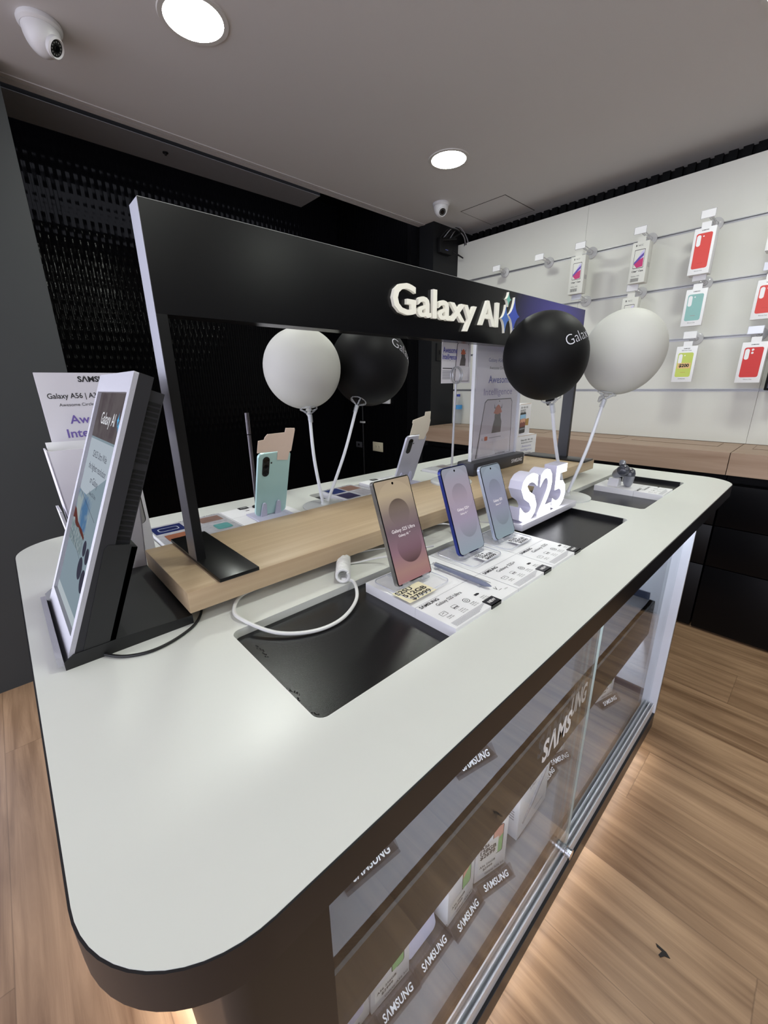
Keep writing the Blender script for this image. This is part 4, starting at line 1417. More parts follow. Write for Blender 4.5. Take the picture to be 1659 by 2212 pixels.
# ---------------------------------------------------------------- countertop screen at the near left end
t = thing('countertop_screen', 'upright promotional screen with a silver bezel, leaning back at the left end of the counter', 'screen', (0.0, 0.534, 0.9))
TH = math.atan2(0.122, 0.312)
S0 = Matrix.Translation((0.0, 0.0, 0.012)) @ Matrix.Rotation(TH, 4, 'Y')
W, Hh = 0.195, 0.334
BZ = pm('bezel_silver', (186, 186, 194), 0.42, metal=0.35, noise=0.15, nscale=900, bump=0.5, bscale=1500)
b = MB()
fo = rrect(0, W, 0, Hh, 0.002, 2)
fi = rrect(0.012, W - 0.012, 0.022, Hh - 0.024, 0.001, 2)
FW0 = S0 @ frame((0, W, 0), (0, -1, 0), (0, 0, 1))
b.holes([fo, fi], -0.005, 0.0, 0, FW0)
b.build('bezel', BZ, t, smooth=False)
b = MB()
b.box(0.005, 0.020, 0.0, W, 0.0, Hh, 0, S0)
b.box(0.020, 0.036, 0.006, W - 0.006, 0.02, Hh - 0.014, 0, S0)
b.build('housing', pm('housing_black', (42, 42, 45), 0.5, spec=0.3, noise=0.08), t, smooth=False)
b = MB()
for i in range(33):
    if i in (5, 20):
        continue
    z = 0.105 + i * 0.0062
    b.box(0.0215, 0.0345, 0.0052, 0.0064, z, z + 0.0038, 0, S0)
b.build('side_vent', pm('vent_black', (4, 4, 5), 0.9), t, smooth=False)
b = MB()
M2 = frame((0, -0.0010, 0.0), (1, 0, 0), (0, 0, 1))
side = [(0.014, 0.012), (0.046, 0.012), (0.090, 0.124), (0.087, 0.128), (0.062, 0.134), (0.057, 0.130)]
b.prism(side, -0.003, 0.0, 0, M2)
b.prism(side, -0.003, 0.0, 0, frame((0, W + 0.0035, 0.0), (1, 0, 0), (0, 0, 1)))
b.prism([(0.040, 0.012), (0.046, 0.012), (0.090, 0.124), (0.084, 0.126)], -W, 0.0, 0, M2)
b.build('support_bracket', pm('bracket_black', (24, 25, 26), 0.45, noise=0.08), t, smooth=False)
b = MB()
b.prism([(-0.004, 0.0), (0.136, 0.0), (0.136, 0.012), (0.06, 0.0165), (0.006, 0.0165), (-0.004, 0.010)], -0.222, 0.002, 0, frame((0, 0, 0.0), (1, 0, 0), (0, 0, 1)))
b.build('base', pm('base_black', (20, 21, 22), 0.45, noise=0.08), t, smooth=False)
MB().box(-0.010, -0.004, 0.0, W, 0.006, 0.017, 0).build('front_lip', BZ, t, smooth=False)
# the picture on the screen
sx0, sx1, sz0, sz1 = 0.012, W - 0.012, 0.022, Hh - 0.024


def scrcol(name, c, s=0.80, c2=None, sc=40.0):
    m = em(name, lin(c), s)
    if c2:
        nt = m.node_tree
        e = [n for n in nt.nodes if n.type == 'EMISSION'][0]
        tc = nt.nodes.new('ShaderNodeTexCoord')
        n = nt.nodes.new('ShaderNodeTexNoise')
        n.inputs['Scale'].default_value = sc
        n.inputs['Detail'].default_value = 6
        r = nt.nodes.new('ShaderNodeValToRGB')
        r.color_ramp.elements[0].position = 0.42
        r.color_ramp.elements[1].position = 0.60
        r.color_ramp.elements[0].color = lin(c) + (1,)
        r.color_ramp.elements[1].color = lin(c2) + (1,)
        nt.links.new(tc.outputs['Object'], n.inputs['Vector'])
        nt.links.new(n.outputs['Fac'], r.inputs[0])
        nt.links.new(r.outputs[0], e.inputs[0])
    return m



b = MB()
FS = FW0 @ Matrix.Translation((0, 0, -0.0046))
b.flat(rrect(sx0, sx1, sz0, sz1, 0), 0.0, 0, FS)
b.flat(rrect(sx0, sx1, 0.248, sz1, 0), 0.0002, 1, FS)
b.flat([(sx0, 0.150), (sx1, 0.215), (sx1, 0.245), (sx0, 0.245)], 0.0002, 2, FS)
b.flat([(sx0, 0.112), (0.112, 0.112), (0.112, 0.170), (sx0, 0.170)], 0.0003, 3, FS)
b.flat(rrect(sx0, 0.112, 0.098, 0.126, 0), 0.0004, 4, FS)
b.flat([(sx0, 0.128), (0.026, 0.130), (0.034, 0.124), (0.050, 0.122), (0.066, 0.124), (0.080, 0.121), (0.112, 0.118), (0.112, 0.122), (0.090, 0.127), (0.070, 0.128), (0.052, 0.130), (0.038, 0.136), (0.024, 0.142), (sx0, 0.144)], 0.0005, 5, FS)
for cx, cz, r in ((0.128, 0.112, 0.010), (0.150, 0.108, 0.010), (0.126, 0.086, 0.014), (0.154, 0.078, 0.014)):
    b.flat(circle(cx, cz, r, 24), 0.0004, 6, FS)
b.flat([(sx0, 0.111), (0.150, 0.088), (0.150, 0.0886), (sx0, 0.1118)], 0.0006, 6, FS)
b.flat([(sx0, 0.172), (0.150, 0.150), (0.150, 0.1506), (sx0, 0.1726)], 0.0006, 6, FS)
b.flat([(sx0, sz0), (sx1, sz0), (sx1, sz0 + 0.012), (sx0, sz0 + 0.012)], 0.0004, 7, FS)
b.text('Galaxy AI', FS, x=0.094, y=0.268, w=0.085, h=0.016, al='C', m=8, z=0.0005)
b.flat(sparkle(0.152, 0.277, 0.006, 0.010), 0.0006, 9, FS)
b.flat(sparkle(0.160, 0.270, 0.005, 0.008), 0.0006, 9, FS)
for s, z, wd in (('S24/25 Ultra Wide', 0.222, 0.090), ('the highest resolution', 0.205, 0.112), ('on Galaxy', 0.188, 0.052)):
    b.text(s, FS, x=0.096, y=z, w=wd, h=0.009, al='C', m=6, z=0.0006)
b.text('Galaxy S25 Ultra', FS, x=0.104, y=0.174, w=0.045, al='C', m=6, z=0.0006)
b.build('screen', [scrcol('scr_sky', (132, 148, 158)), scrcol('scr_brown', (96, 90, 92), 0.8, (84, 76, 80), 30.0), scrcol('scr_light', (172, 182, 192)), scrcol('scr_cloud', (150, 162, 164), 0.8, (78, 112, 148), 22.0), scrcol('scr_water', (112, 128, 134), 0.8, (140, 152, 156), 160.0),
                   scrcol('scr_rust', (92, 52, 48)), scrcol('scr_ink', (58, 58, 72)), scrcol('scr_pale', (176, 186, 192)), scrcol('scr_white', (214, 216, 222), 1.0), scrcol('scr_cyan', (90, 170, 220))], t, smooth=False)
# black power cable from the screen's base
p = smooth_path([(0.034, 0.531, 0.903), (0.050, 0.512, 0.9022), (0.075, 0.501, 0.9022), (0.103, 0.505, 0.9022), (0.132, 0.521, 0.9022), (0.150, 0.545, 0.9022), (0.165, 0.58, 0.9022), (0.20, 0.62, 0.9022)], 8)
o = MB().tube(p, 0.0019, 8).build('power_cable', pm('cable_black', (16, 16, 17), 0.45), loc=(0.1, 0.52, 0.9))
tag(o, 'thin black cable running from the countertop screen to under the plank', 'cable')

# ---------------------------------------------------------------- brochure stand behind the screen
t = thing('brochure_stand', 'white card brochure stand with printed header, behind the countertop screen', 'brochure stand', (0.10, 0.84, 0.9))
PV = pm('stand_card', (214, 212, 220), 0.65, noise=0.03)
HB = Matrix.Translation((-0.041, 0.0, 0.0)) @ Matrix.Rotation(-0.17, 4, 'X')
FB = HB @ frame((0, 0, 0), (1, 0, 0), (0, 0, 1))
b = MB().prism([(0.0, 0.0), (0.112, 0.0), (0.116, 0.336), (-0.001, 0.336)], -0.003, 0.0, 0, FB)
b.build('back_panel', PV, t, smooth=False)
b = MB()
b.text('SΛMSUNG', FB, x=0.056, y=0.321, w=0.058, m=0, bold=0.03)
b.text('Galaxy A56 | A36 | A26', FB, x=0.009, y=0.294, w=0.100, h=0.0085, m=0, bold=0.01)
b.text('Awesome Circle to Search', FB, x=0.022, y=0.281, w=0.078, m=0)
b.text('Awesome', FB, x=0.031, y=0.252, w=0.080, m=1, bold=0.015)
b.text('Intelligence', FB, x=0.023, y=0.229, w=0.090, m=1, bold=0.015)
b.flat(rrect(0.030, 0.108, 0.060, 0.220, 0.010), 0.0003, 2, FB)
b.flat(rrect(0.032, 0.106, 0.060, 0.218, 0.009), 0.0005, 3, FB)
b.flat(circle(0.053, 0.203, 0.007, 20), 0.0007, 4, FB)
b.flat(circle(0.0535, 0.203, 0.004, 16), 0.0009, 5, FB)
for k in range(9):
    a = pi + pi * k / 8
    b.flat(circle(0.072 + 0.010 * math.cos(a), 0.201 + 0.006 * math.sin(a), 0.0016, 8), 0.0008, 2, FB)
b.build('print', [INK, INK_PURPLE, pm('device_edge', (38, 36, 36), 0.5), pm('device_photo', (150, 146, 148), 0.5, noise=0.3, nscale=40), pm('flower_pink', (190, 140, 130), 0.5), pm('flower_white', (236, 232, 210), 0.5)], t, smooth=False)
# tapered pocket
b = MB()


def pocket(b, xb0, xb1, yb, xt0, xt1, yt, zb, zt, back, th=0.003, m=0):
    lo = [(xb0, yb, zb), (xb1, yb, zb), (xb1, yb + th, zb), (xb0, yb + th, zb)]
    hi = [(xt0, yt, zt), (xt1, yt, zt), (xt1, yt + th, zt), (xt0, yt + th, zt)]
    b.add(lo + hi, [(0, 1, 2, 3)[::-1], (4, 5, 6, 7), (0, 1, 5, 4), (1, 2, 6, 5), (2, 3, 7, 6), (3, 0, 4, 7)], m)
    for xb, xt in ((xb0, xt0), (xb1 - 0.002, xt1 - 0.002)):
        q = [(xb, yb, zb), (xb, back, zb), (xt, back + 0.02, zt), (xt, yt, zt), (xb + 0.002, yb, zb), (xb + 0.002, back, zb), (xt + 0.002, back + 0.02, zt), (xt + 0.002, yt, zt)]
        b.add(q, [(0, 1, 2, 3), (7, 6, 5, 4), (3, 2, 6, 7), (0, 3, 7, 4)], m)


pocket(b, -0.046, 0.036, -0.080, -0.056, 0.060, -0.036, 0.001, 0.214, 0.0)
b.build('pocket', PV, t, smooth=False)
b = MB()
pocket(b, -0.050, -0.0465, -0.080, -0.060, -0.0565, -0.046, 0.002, 0.120, -0.01)
b.build('side_fold', CARD_WHITE, t, smooth=False)
o = MB().prism([(-0.046, 0.03), (0.050, 0.03), (0.054, 0.226), (-0.052, 0.228)], -0.004, 0.0, 0, Matrix.Translation((0.10, 0.805, 0.9)) @ Matrix.Rotation(-0.20, 4, 'X') @ frame((0, 0, 0), (1, 0, 0), (0, 0, 1))).build('leaflet_stack', CARD_WHITE, smooth=False, loc=(0.1, 0.805, 0.9))
tag(o, 'thin stack of white leaflets inside the brochure stand pocket', 'leaflets')

# ---------------------------------------------------------------- ring clip with a printed card, on the plank
t = thing('ring_clip_stand', 'clear round base with a thin upright and a wire ring on the plank', 'card holder', (0.862, 0.668, 0.949))
MB().lathe([(0.055, 0.0), (0.055, 0.004), (0.050, 0.008), (0.008, 0.009)], 48).build('base', FROSTED, t)
MB().tube([(0, 0, 0.008), (0.003, 0, 0.14), (0.006, 0, 0.254)], [0.0033, 0.003, 0.0026], 10).build('upright', pm('upright_grey', (186, 188, 194), 0.3, metal=0.4), t)
b = MB()
for dy in (-0.003, 0.003):
    b.tube([(0.007 + 0.0195 * math.cos(2 * pi * i / 36), dy, 0.274 + 0.0195 * math.sin(2 * pi * i / 36)) for i in range(36)], 0.0016, 6, close=True)
b.build('ring', pm('upright_grey', (186, 188, 194), 0.3, metal=0.4), t)


def cat_print(b, F, cx, cy, s, m_cat, m_hat, m_horn):
    b.flat([(cx - .30 * s, cy - .42 * s), (cx + .26 * s, cy - .42 * s), (cx + .28 * s, cy - .05 * s), (cx + .16 * s, cy + .16 * s), (cx - .12 * s, cy + .14 * s), (cx - .24 * s, cy - .15 * s)], .0005, m_cat, F)
    b.flat(circle(cx + .02 * s, cy + .14 * s, .19 * s, 20, .17 * s), .0006, m_cat, F)
    b.flat([(cx - .24 * s, cy + .24 * s), (cx + .02 * s, cy + .19 * s), (cx + .27 * s, cy + .26 * s), (cx + .14 * s, cy + .46 * s), (cx + .02 * s, cy + .52 * s), (cx - .12 * s, cy + .44 * s)], .0007, m_hat, F)
    for sg in (-1, 1):
        b.flat([(cx + .02 * s + sg * .14 * s, cy + .38 * s), (cx + .02 * s + sg * .24 * s, cy + .40 * s), (cx + .02 * s + sg * .24 * s, cy + .56 * s), (cx + .02 * s + sg * .20 * s, cy + .46 * s)], .0008, m_horn, F)


def hat_print(b, F, cx, cy, s, m_hat, m_horn, rot=0.0):
    c, d = math.cos(rot), math.sin(rot)

    def R(pts):
        return [(cx + s * (x * c - y * d), cy + s * (x * d + y * c)) for x, y in pts]
    b.flat(R([(-.42, -.5), (.42, -.5), (.30, .12), (.16, .30), (-.16, .30), (-.30, .12)]), .0006, m_hat, F)
    b.flat(R([(-.30, .08), (-.44, .30), (-.40, .62), (-.32, .32), (-.16, .22)]), .0007, m_horn, F)
    b.flat(R([(.30, .08), (.44, .30), (.40, .62), (.32, .32), (.16, .22)]), .0007, m_horn, F)


CATM = pm('cat_grey', (104, 98, 98), 0.6, noise=0.45, nscale=200)
HATM = pm('hat_orange', (200, 112, 84), 0.6, noise=0.2, nscale=150)
HORN = pm('horn_grey', (110, 108, 116), 0.6)
PHOTO = pm('photo_grey', (214, 208, 214), 0.5, noise=0.05)
o = MB().box(-0.058, 0.058, 0.0, 0.0006, 0.0, 0.165).build('printed_card', PAPER_WHITE, smooth=False)
o.location = (0.873, 0.6725, 1.204)
tag(o, 'white printed card with blue lettering held by the wire ring', 'card')
FC = front((0, 0, 0))
b = MB()
b.text('SΛMSUNG', FC, x=0, y=0.150, w=0.03, al='C', m=0)
b.text('Galaxy A56 | A36 | A26', FC, x=0.006, y=0.107, w=0.060, al='C', m=0, bold=0.03)
b.text('Awesome Circle to Search', FC, x=0.006, y=0.098, w=0.056, al='C', m=0)
b.text('Awesome', FC, x=-0.054, y=0.071, w=0.055, h=0.013, m=1, bold=0.02)
b.text('Intelligence', FC, x=-0.056, y=0.056, w=0.056, h=0.012, m=1, bold=0.02)
b.flat([(-0.008, 0.004), (0.052, 0.004), (0.050, 0.104 - 0.012), (0.044, 0.097), (0.006, 0.097), (0.000, 0.092)], 0.0003, 2, FC)
b.flat([(-0.006, 0.005), (0.0505, 0.005), (0.0485, 0.091), (0.043, 0.0955), (0.007, 0.0955), (0.002, 0.091)], 0.0004, 3, FC)
cat_print(b, FC, 0.025, 0.060, 0.042, 4, 5, 6)
b.flat(rrect(-0.003, 0.050, 0.006, 0.040, 0), 0.0009, 7, FC)
hat_print(b, FC, 0.010, 0.018, 0.020, 8, 6)
hat_print(b, FC, 0.036, 0.018, 0.020, 8, 6, 0.5)
b.flat(rrect(-0.054, -0.010, 0.034, 0.036, 0), 0.0003, 0, FC)
for k in range(6):
    b.flat(rrect(-0.055, -0.010 - 0.003 * (k % 2), 0.028 - k * 0.0036, 0.0298 - k * 0.0036, 0), 0.0003, 9, FC)
b.build('print', [INK, INK_BLUE, pm('device_edge', (38, 36, 36), 0.5), PHOTO, CATM, HATM, HORN, PAPER_WHITE, RED, INK_GREY], o, smooth=False)

# ---------------------------------------------------------------- poster holder with black base
t = thing('poster_holder', 'clear upright poster holder on a charcoal base at the far half of the plank', 'poster holder', (1.095, 0.692, 0.949))
b = MB().box(-0.140, 0.140, -0.030, 0.030, 0.0, 0.038, bev=0.005)
bo = b.build('base', pm('holder_base', (46, 47, 54), 0.42, noise=0.06), t)
MB().text('SΛMSUNG', front((0.125, -0.030, 0.0125)), w=0.064, h=0.011, al='R', bold=0.02).build('lettering', pm('silver_lettering', (212, 212, 220), 0.5), bo, smooth=False)
b = MB()
b.box(-0.122, 0.122, -0.0075, -0.0045, 0.038, 0.385)
b.build('clear_sheet', glass('sheet_acrylic', (0.95, 0.95, 0.97), 1.42, 0.02, 0.03), t, smooth=False)
MB().box(-0.122, 0.122, 0.0, 0.003, 0.038, 0.385).build('clear_sheet', glass('sheet_acrylic', (0.95, 0.95, 0.97), 1.42, 0.02, 0.03), t, smooth=False)
for x in (-0.123, 0.121):
    MB().box(x, x + 0.002, -0.0075, 0.003, 0.038, 0.385).build('sheet_edge', pm('acrylic_edge', (222, 224, 230), 0.2), t, smooth=False)
b = MB()
b.box(0.128, 0.131, -0.002, 0.001, 0.036, 0.062)
b.build('pin', BLACK_MATT, t, smooth=False)
o = MB().box(-0.112, 0.112, 0.0, 0.0012, 0.0, 0.340).build('poster', pm('poster_paper', (232, 229, 235), 0.6, noise=0.04), smooth=False)
o.location = (1.095, 0.6885, 0.988)
tag(o, 'grey poster with a kitten in an orange hat inside the clear holder', 'poster')
b = MB()
b.text('SΛMSUNG', FC, x=0, y=0.312, w=0.06, al='C', m=0)
b.text('Galaxy A56 | A36 | A26', FC, x=-0.056, y=0.272, w=0.150, h=0.010, m=1)
b.text('Awesome Circle to Search', FC, x=-0.050, y=0.252, w=0.130, h=0.008, m=0)
b.text('Awesome', FC, x=-0.052, y=0.215, w=0.118, h=0.020, m=1, bold=0.015)
b.text('Intelligence', FC, x=-0.072, y=0.182, w=0.150, h=0.018, m=2, bold=0.01)
poly = [(-0.098, 0.004), (0.090, 0.004), (0.084, 0.160), (0.076, 0.170), (-0.052, 0.170), (-0.064, 0.162)]
b.flat(poly, 0.0003, 3, FC)
b.flat([(-0.094, 0.0045), (0.087, 0.0045), (0.0815, 0.159), (0.0745, 0.1675), (-0.051, 0.1675), (-0.0615, 0.160)], 0.0004, 4, FC)
b.flat(circle(0.012, 0.163, 0.0022, 12), 0.0005, 3, FC)
cat_print(b, FC, 0.005, 0.108, 0.088, 5, 6, 7)
b.flat([(-0.088, 0.005), (0.0865, 0.005), (0.084, 0.0715), (-0.078, 0.0715)], 0.0010, 8, FC)
b.text('G', FC, x=-0.072, y=0.054, h=0.006, m=0, z=0.0012)
b.flat(rrect(-0.058, -0.042, 0.052, 0.064, 0.003), 0.0012, 6, FC)
b.flat(rrect(-0.034, 0.030, 0.0575, 0.0595, 0), 0.0012, 9, FC)
b.flat(rrect(-0.078, -0.010, 0.010, 0.047, 0.004), 0.0012, 4, FC)
b.flat(rrect(0.000, 0.074, 0.012, 0.048, 0.004), 0.0012, 4, FC)
hat_print(b, FC, -0.045, 0.026, 0.034, 10, 7)
hat_print(b, FC, 0.038, 0.028, 0.030, 10, 7, 0.5)
for k in range(len(b.v)):
    pass
b.text('A26 Viking hat knitted', FC, x=0.004, y=0.006, w=0.055, m=0, z=0.0014)
b.build('print', [INK, INK_BLUE, pm('pale_purple', (158, 150, 186), 0.6), pm('device_edge', (38, 36, 36), 0.5), PHOTO, CATM, HATM, HORN, pm('poster_white', (226, 222, 228), 0.6), INK_GREY, pm('hat_rust', (178, 92, 66), 0.6, noise=0.3, nscale=200)], o, smooth=False)

# ---------------------------------------------------------------- two stacked carton cubes at the far rear corner
for k, (x0, y0, z0, sw, sd, sh, yaw, lab) in enumerate(((1.436, 0.806, 0.9002, 0.140, 0.120, 0.105, -0.04, 'lower white carton with lilac lettering behind the right end of the plank'),
                                                       (1.450, 0.812, 1.0054, 0.118, 0.118, 0.118, 0.14, 'upper white carton printed with a group photo, on top of the other carton'))):
    t = thing('carton', lab, 'carton', (x0, y0, z0), (0, 0, yaw), group='white cartons at the far rear corner')
    MB().box(0, sw, 0, sd, 0, sh, bev=0.0012).build('body', PAPER_WHITE, t)
    F = front((0, 0, 0))
    b = MB()
    if k == 0:
        b.text('Galaxy A56 · A36 · A26', F, x=sw / 2, y=sh - 0.020, w=0.085, al='C', m=0)
        b.text('Awesome Circle to Search', F, x=sw / 2, y=sh - 0.030, w=0.080, al='C', m=0)
        b.text('Awesome', F, x=sw / 2, y=sh - 0.045, w=0.068, h=0.009, al='C', m=1)
        b.text('Intelligence', F, x=sw / 2, y=sh - 0.059, w=0.078, h=0.009, al='C', m=1)
        b.flat([(0.030, 0.0), (0.110, 0.0), (0.104, 0.036), (0.040, 0.036)], 0.0003, 2, F)
        b.flat([(0.033, 0.0), (0.107, 0.0), (0.1015, 0.034), (0.0425, 0.034)], 0.0005, 3, F)
        hat_print(b, F, 0.073, 0.018, 0.020, 4, 4)
    else:
        b.text('A56 · A36 · A26', F, x=0.010, y=sh - 0.016, w=0.070, m=0)
        b.text('Awesome Edits', F, x=0.010, y=sh - 0.024, w=0.050, m=0)
        b.text('Best Face', F, x=0.010, y=sh - 0.032, w=0.050, m=0)
        b.flat(rrect(0.008, 0.066, 0.008, 0.086, 0.005), 0.0003, 2, F)
        b.flat(rrect(0.010, 0.064, 0.060, 0.079, 0), 0.0005, 5, F)
        b.flat(rrect(0.010, 0.064, 0.032, 0.062, 0), 0.0006, 6, F)
        for q in range(5):
            b.flat(circle(0.017 + q * 0.010, 0.055 + 0.003 * (q % 2), 0.006, 12, 0.008), 0.0008, 7, F)
        b.flat(rrect(0.012, 0.062, 0.022, 0.028, 0), 0.0006, 8, F)
        b.flat([(0.066, 0.036), (0.098, 0.034), (0.100, 0.062), (0.066, 0.060)], 0.0004, 9, F)
        E = frame((sw, 0, 0), (0, 1, 0), (0, 0, 1))
        for G, x in ((E, 0.022),):
            b.flat(rrect(x, x + 0.078, 0.020, 0.072, 0.004), 0.0003, 2, G)
            b.flat(rrect(x + 0.003, x + 0.075, 0.023, 0.069, 0.003), 0.0005, 8, G)
            b.text('Awesome Camera', G, x=x, y=0.090, w=0.06, m=0)
    b.build('print', [INK, pm('pale_lilac', (170, 168, 206), 0.6), pm('device_edge', (38, 36, 36), 0.5), PHOTO, HATM, pm('sky_print', (150, 190, 222), 0.6), pm('crowd_print', (150, 90, 84), 0.6, noise=0.6, nscale=160), pm('skin_print', (222, 166, 140), 0.6, noise=0.2), pm('grey_print', (150, 150, 158), 0.6, noise=0.4, nscale=80), pm('gold_print', (206, 162, 96), 0.6, noise=0.6, nscale=120)], t, smooth=False)
    MB().box(0.006, sw - 0.006, -0.0004, 0.002, sh - 0.0010, sh + 0.0006).build('flap_edge', KRAFT, t, smooth=False)

# ---------------------------------------------------------------- white charging cables
CABLE = pm('cable_white', (226, 226, 224), 0.45, noise=0.02)
ZT = 0.9022


def cable(name, label, pts, r, k=8, mat=CABLE, coil=None):
    P = smooth_path(pts, k)
    L = P[len(P) // 2].copy()
    o = MB().tube(P, r, 8).build(name, mat, loc=tuple(L))
    tag(o, label, 'cable', 'white charging cables')
    if coil:
        a, b2, cr, turns = coil
        a = Vector(a)
        b2 = Vector(b2)
        d = (b2 - a)
        x = d.orthogonal().normalized()
        y = d.normalized().cross(x)
        n = turns * 14
        pp = [a + d * (i / n) + (x * math.cos(2 * pi * i / 14) + y * math.sin(2 * pi * i / 14)) * cr for i in range(n + 1)]
        c = MB().tube([q - L for q in pp], r, 7).build('coil', mat, o)
    return o


cable('charging_cable', 'white cable making a wide loop over the near black pad to a tight coil',
      [(0.330, 0.585, ZT), (0.262, 0.562, ZT + 0.001), (0.212, 0.548, ZT + 0.004), (0.186, 0.516, ZT + 0.004), (0.184, 0.488, ZT + 0.002), (0.208, 0.440, 0.8955), (0.248, 0.412, 0.8925), (0.293, 0.409, 0.893), (0.338, 0.432, 0.897), (0.362, 0.468, 0.9035), (0.352, 0.486, 0.906)],
      0.0026, coil=((0.350, 0.480, 0.9130), (0.396, 0.538, 0.9130), 0.0100, 13))
cable('charging_cable', 'white cable from the coil to behind the nearest phone',
      [(0.392, 0.534, 0.905), (0.410, 0.526, ZT), (0.440, 0.505, ZT + 0.006), (0.452, 0.470, ZT + 0.018), (0.440, 0.440, 0.930), (0.428, 0.412, 0.930)], 0.0018)
cable('charging_cable', 'thin white cable lying between plank and coil towards the nearest phone',
      [(0.30, 0.60, ZT), (0.36, 0.575, ZT), (0.44, 0.560, ZT), (0.50, 0.535, ZT), (0.53, 0.50, ZT), (0.52, 0.485, ZT)], 0.0016)
cable('charging_cable', 'white cable with a coil behind the blue framed phone',
      [(0.560, 0.470, 0.9075), (0.535, 0.500, ZT), (0.575, 0.540, ZT + 0.002), (0.612, 0.556, ZT + 0.002), (0.64, 0.54, ZT + 0.012), (0.66, 0.51, ZT + 0.014), (0.63, 0.47, 0.915), (0.59, 0.43, 0.925)],
      0.0018, coil=((0.560, 0.520, 0.9085), (0.602, 0.545, 0.9085), 0.0062, 9))
cable('charging_cable', 'white cable curving up behind the pale framed phone',
      [(0.74, 0.56, ZT), (0.75, 0.52, ZT), (0.735, 0.49, ZT + 0.008), (0.705, 0.45, 0.925), (0.688, 0.415, 0.935)], 0.0018)

# ---------------------------------------------------------------- boxes inside the glass cabinet
LIPM = glass('smoked_plastic', (0.86, 0.85, 0.85), 1.30, 0.0, 0.03, (60, 56, 56))


def box_stand(label, loc, yaw, wd=0.095):
    t = thing('box_stand', label, 'stand', loc, (0, 0, yaw), group='smoked plastic stands in the cabinet')
    M = Matrix.Rotation(-0.75, 4, 'X')
    MB().box(0, wd, -0.030, 0.055, 0, 0.003).box(0, wd, -0.003, 0.0, 0.003, 0.024, 0, Matrix.Translation((0, -0.026, 0)) @ M).build('plate', LIPM, t, smooth=False)
    MB().text('SΛMSUNG', Matrix.Translation((0, -0.026, 0)) @ M @ front((wd / 2, -0.0032, 0.007)), w=wd * 0.70, al='C', bold=0.02, h=0.0115).build('lettering', pm('stand_lettering', (226, 226, 230), 0.5), t, smooth=False)
    return t


def phone_box(label, loc, yaw, wd=0.088, dp=0.036, hh=0.165, kind='a56'):
    t = thing('phone_box', label, 'phone box', loc, (0, 0, yaw), group='white phone boxes in the glass cabinet')
    MB().box(0, wd, 0, dp, 0, hh, bev=0.0008).build('carton', CARD_WHITE, t)
    F = front((0, 0, 0))
    b = MB()
    if kind in ('a56', 'two'):
        b.text('Galaxy A56 5G', F, x=wd * 0.95, y=0.008, w=wd * 0.62, al='R', m=0)
        b.flat(rrect(0.008, wd * 0.66, 0.019, 0.055, 0), 0.0006, 1, F)
        b.text('A56 256GB', F, x=0.012, y=0.037, w=wd * 0.50, m=2, z=0.0009, bold=0.02)
        b.text('$2999', F, x=0.022, y=0.025, w=wd * 0.30, m=2, z=0.0009, bold=0.02)
        if kind == 'two':
            b.flat(rrect(0.006, wd * 0.70, 0.055, 0.105, 0), 0.0006, 1, F)
            for q, s in enumerate(('A36', '128GB', '$2699')):
                b.text(s, F, x=0.012, y=0.092 - q * 0.014, w=(0.024, 0.044, 0.042)[q], m=2, z=0.0009, bold=0.03)
        b.flat(rrect(wd * 0.52, wd * 0.86, 0.052, 0.135, 0.006), 0.0003, 3, F)
        b.flat(rrect(wd * 0.54, wd * 0.84, 0.054, 0.133, 0.005), 0.0004, 4, F)
        b.flat([(wd * 0.54, 0.085), (wd * 0.84, 0.105), (wd * 0.84, 0.133), (wd * 0.54, 0.133)], 0.0005, 5, F)
    elif kind == 'pen':
        b.tube([F @ Vector(q) for q in ((0.022, 0.035, 0.0008), (0.06, 0.068, 0.0008), (0.118, 0.125, 0.0008), (0.126, 0.130, 0.0008))], [0.0012, 0.0042, 0.0046, 0.003], 8, 6)
        b.text('SΛMSUNG', F, x=wd * 0.55, y=0.024, w=0.045, m=7)
        b.text('S Pen', F, x=wd * 0.30, y=0.12, w=0.03, m=2)
        G = west((0, 0, 0))
        for q in range(4):
            b.flat(rrect(-dp * 0.85, -dp * 0.25, 0.055 + q * 0.008, 0.058 + q * 0.008, 0), 0.0004, 7, G)
        b.flat(rrect(-dp * 0.85, -dp * 0.55, 0.09, 0.105, 0), 0.0004, 7, G)
    elif kind == 'lime':
        b.flat(rrect(0.02, wd - 0.01, 0.055, hh - 0.01, 0.006), 0.0004, 8, F)
        b.flat(rrect(0.004, wd - 0.004, 0.02, 0.05, 0.003), 0.0003, 9, F)
    else:
        b.text('Galaxy A16', F, x=wd * 0.5, y=0.010, w=wd * 0.5, al='C', m=0)
        b.flat(rrect(0.012, wd - 0.012, 0.03, hh - 0.014, 0.006), 0.0003, 9, F)
    b.build('print', [INK, pm('tape_paper', (228, 226, 222), 0.6), INK, pm('device_edge', (38, 36, 36), 0.5), pm('green_print', (150, 196, 130), 0.5), pm('peach_print', (226, 168, 150), 0.5), pm('stylus_print', (122, 120, 124), 0.5), INK_GREY, pm('lime_print', (206, 222, 80), 0.5), pm('lavender_print', (204, 202, 226), 0.5)], t, smooth=False)
    return t


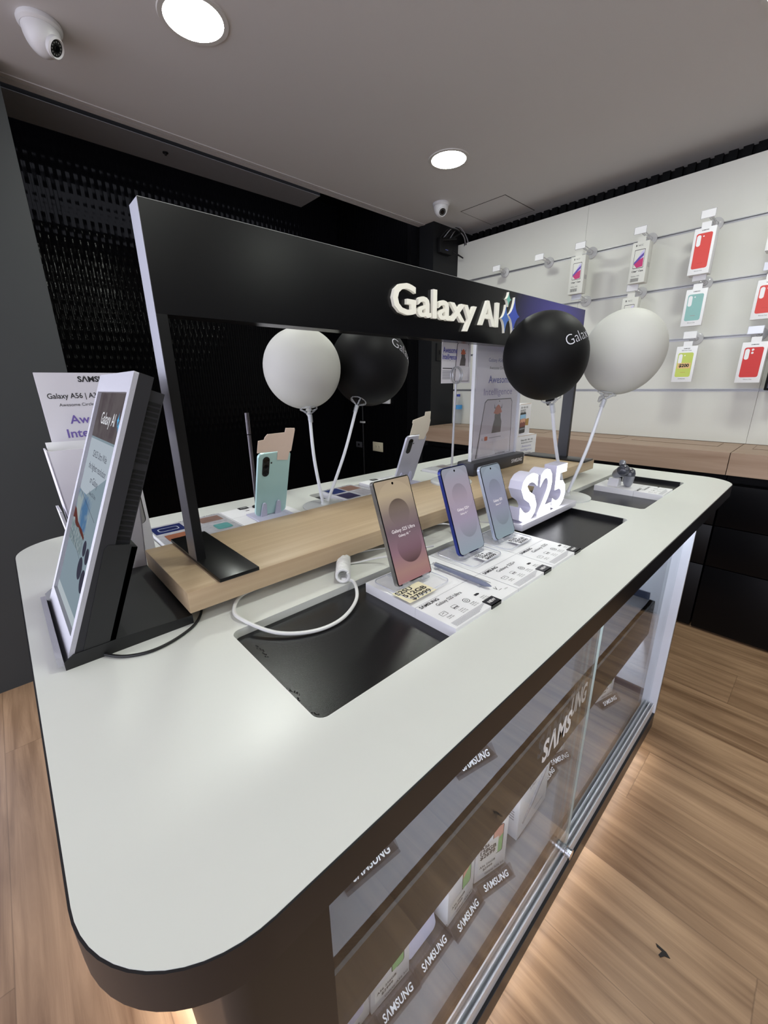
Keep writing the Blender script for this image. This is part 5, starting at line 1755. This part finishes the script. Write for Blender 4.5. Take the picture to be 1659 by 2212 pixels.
ZL, ZU = 0.1652, 0.5202
ITEMS = [(0.163, 0.330, 0.0, 'plain', 'phone box on the lower shelf, cut by the bottom of the photo'),
         (0.252, 0.326, -0.06, 'a56', 'white phone box with a 2999 sticker, nearest fully seen on the lower shelf'),
         (0.440, 0.312, 0.02, 'a56', 'white phone box with a 2999 sticker, between the lavender card and the two price box'),
         (0.540, 0.319, -0.26, 'two', 'white phone box with 2699 and 2999 stickers')]
for x, y, yaw, kind, lab in ITEMS:
    phone_box(lab, (x, y, ZL + 0.0032), yaw, kind=kind)
    box_stand('smoked stand under the ' + lab[:lab.find(',')] if kind != 'a56' else 'smoked stand under the phone box ' + ('nearest fully seen on the lower shelf' if x < 0.3 else 'right of the lavender card'), (x - 0.004, y, ZL), yaw)
phone_box('white landscape box printed with a grey stylus on the lower shelf', (0.688, 0.303, ZL + 0.0002), 0.02, 0.150, 0.045, 0.165, 'pen')
box_stand('smoked stand at the stylus box on the lower shelf, right side', (0.845, 0.345, ZL), 0.02)
phone_box('lavender box with a lime green picture behind the large glass lettering', (0.935, 0.362, ZL + 0.0032), -0.3, 0.085, 0.036, 0.150, 'lime')
box_stand('smoked stand under the lavender and lime box', (0.930, 0.362, ZL), -0.3)
phone_box('white phone box at the far end of the lower shelf', (1.270, 0.345, ZL + 0.0032), -0.25, kind='a56')
box_stand('smoked stand under the phone box at the far end of the lower shelf', (1.266, 0.345, ZL), -0.25)
box_stand('empty smoked stand on the lower shelf in front of the lavender card', (0.342, 0.322, ZL), 0.0)
o = MB().prism(rrect(0, 0.082, 0, 0.150, 0.012), 0, 0.0012, 0, frame((0, 0, 0), (1, 0, 0), (0, 0.25, 0.97))).build('display_card', pm('lavender_card', (206, 204, 226), 0.6), smooth=False)
o.location = (0.345, 0.330, ZL + 0.0035)
tag(o, 'plain lavender card with rounded corners standing on the lower shelf', 'card')
for x, y, yaw, lab, n in ((0.222, 0.352, -0.10, 'upper shelf phone box nearest the camera', 'nearest'), (0.345, 0.372, 0.0, 'upper shelf phone box hidden above its stand, second from the near end', 'second'), (0.480, 0.352, -0.22, 'upper shelf phone box showing one white corner, third from the near end', 'third'),
                        (0.70, 0.42, 0.0, 'upper shelf phone box behind the table edge, fourth from the near end', 'fourth')):
    phone_box(lab, (x, y, ZU + 0.0032), yaw, kind='plain')
    box_stand('smoked stand on the upper shelf, %s from the near end' % n if n != 'nearest' else 'smoked stand on the upper shelf nearest the camera', (x - 0.003, y, ZU), yaw)
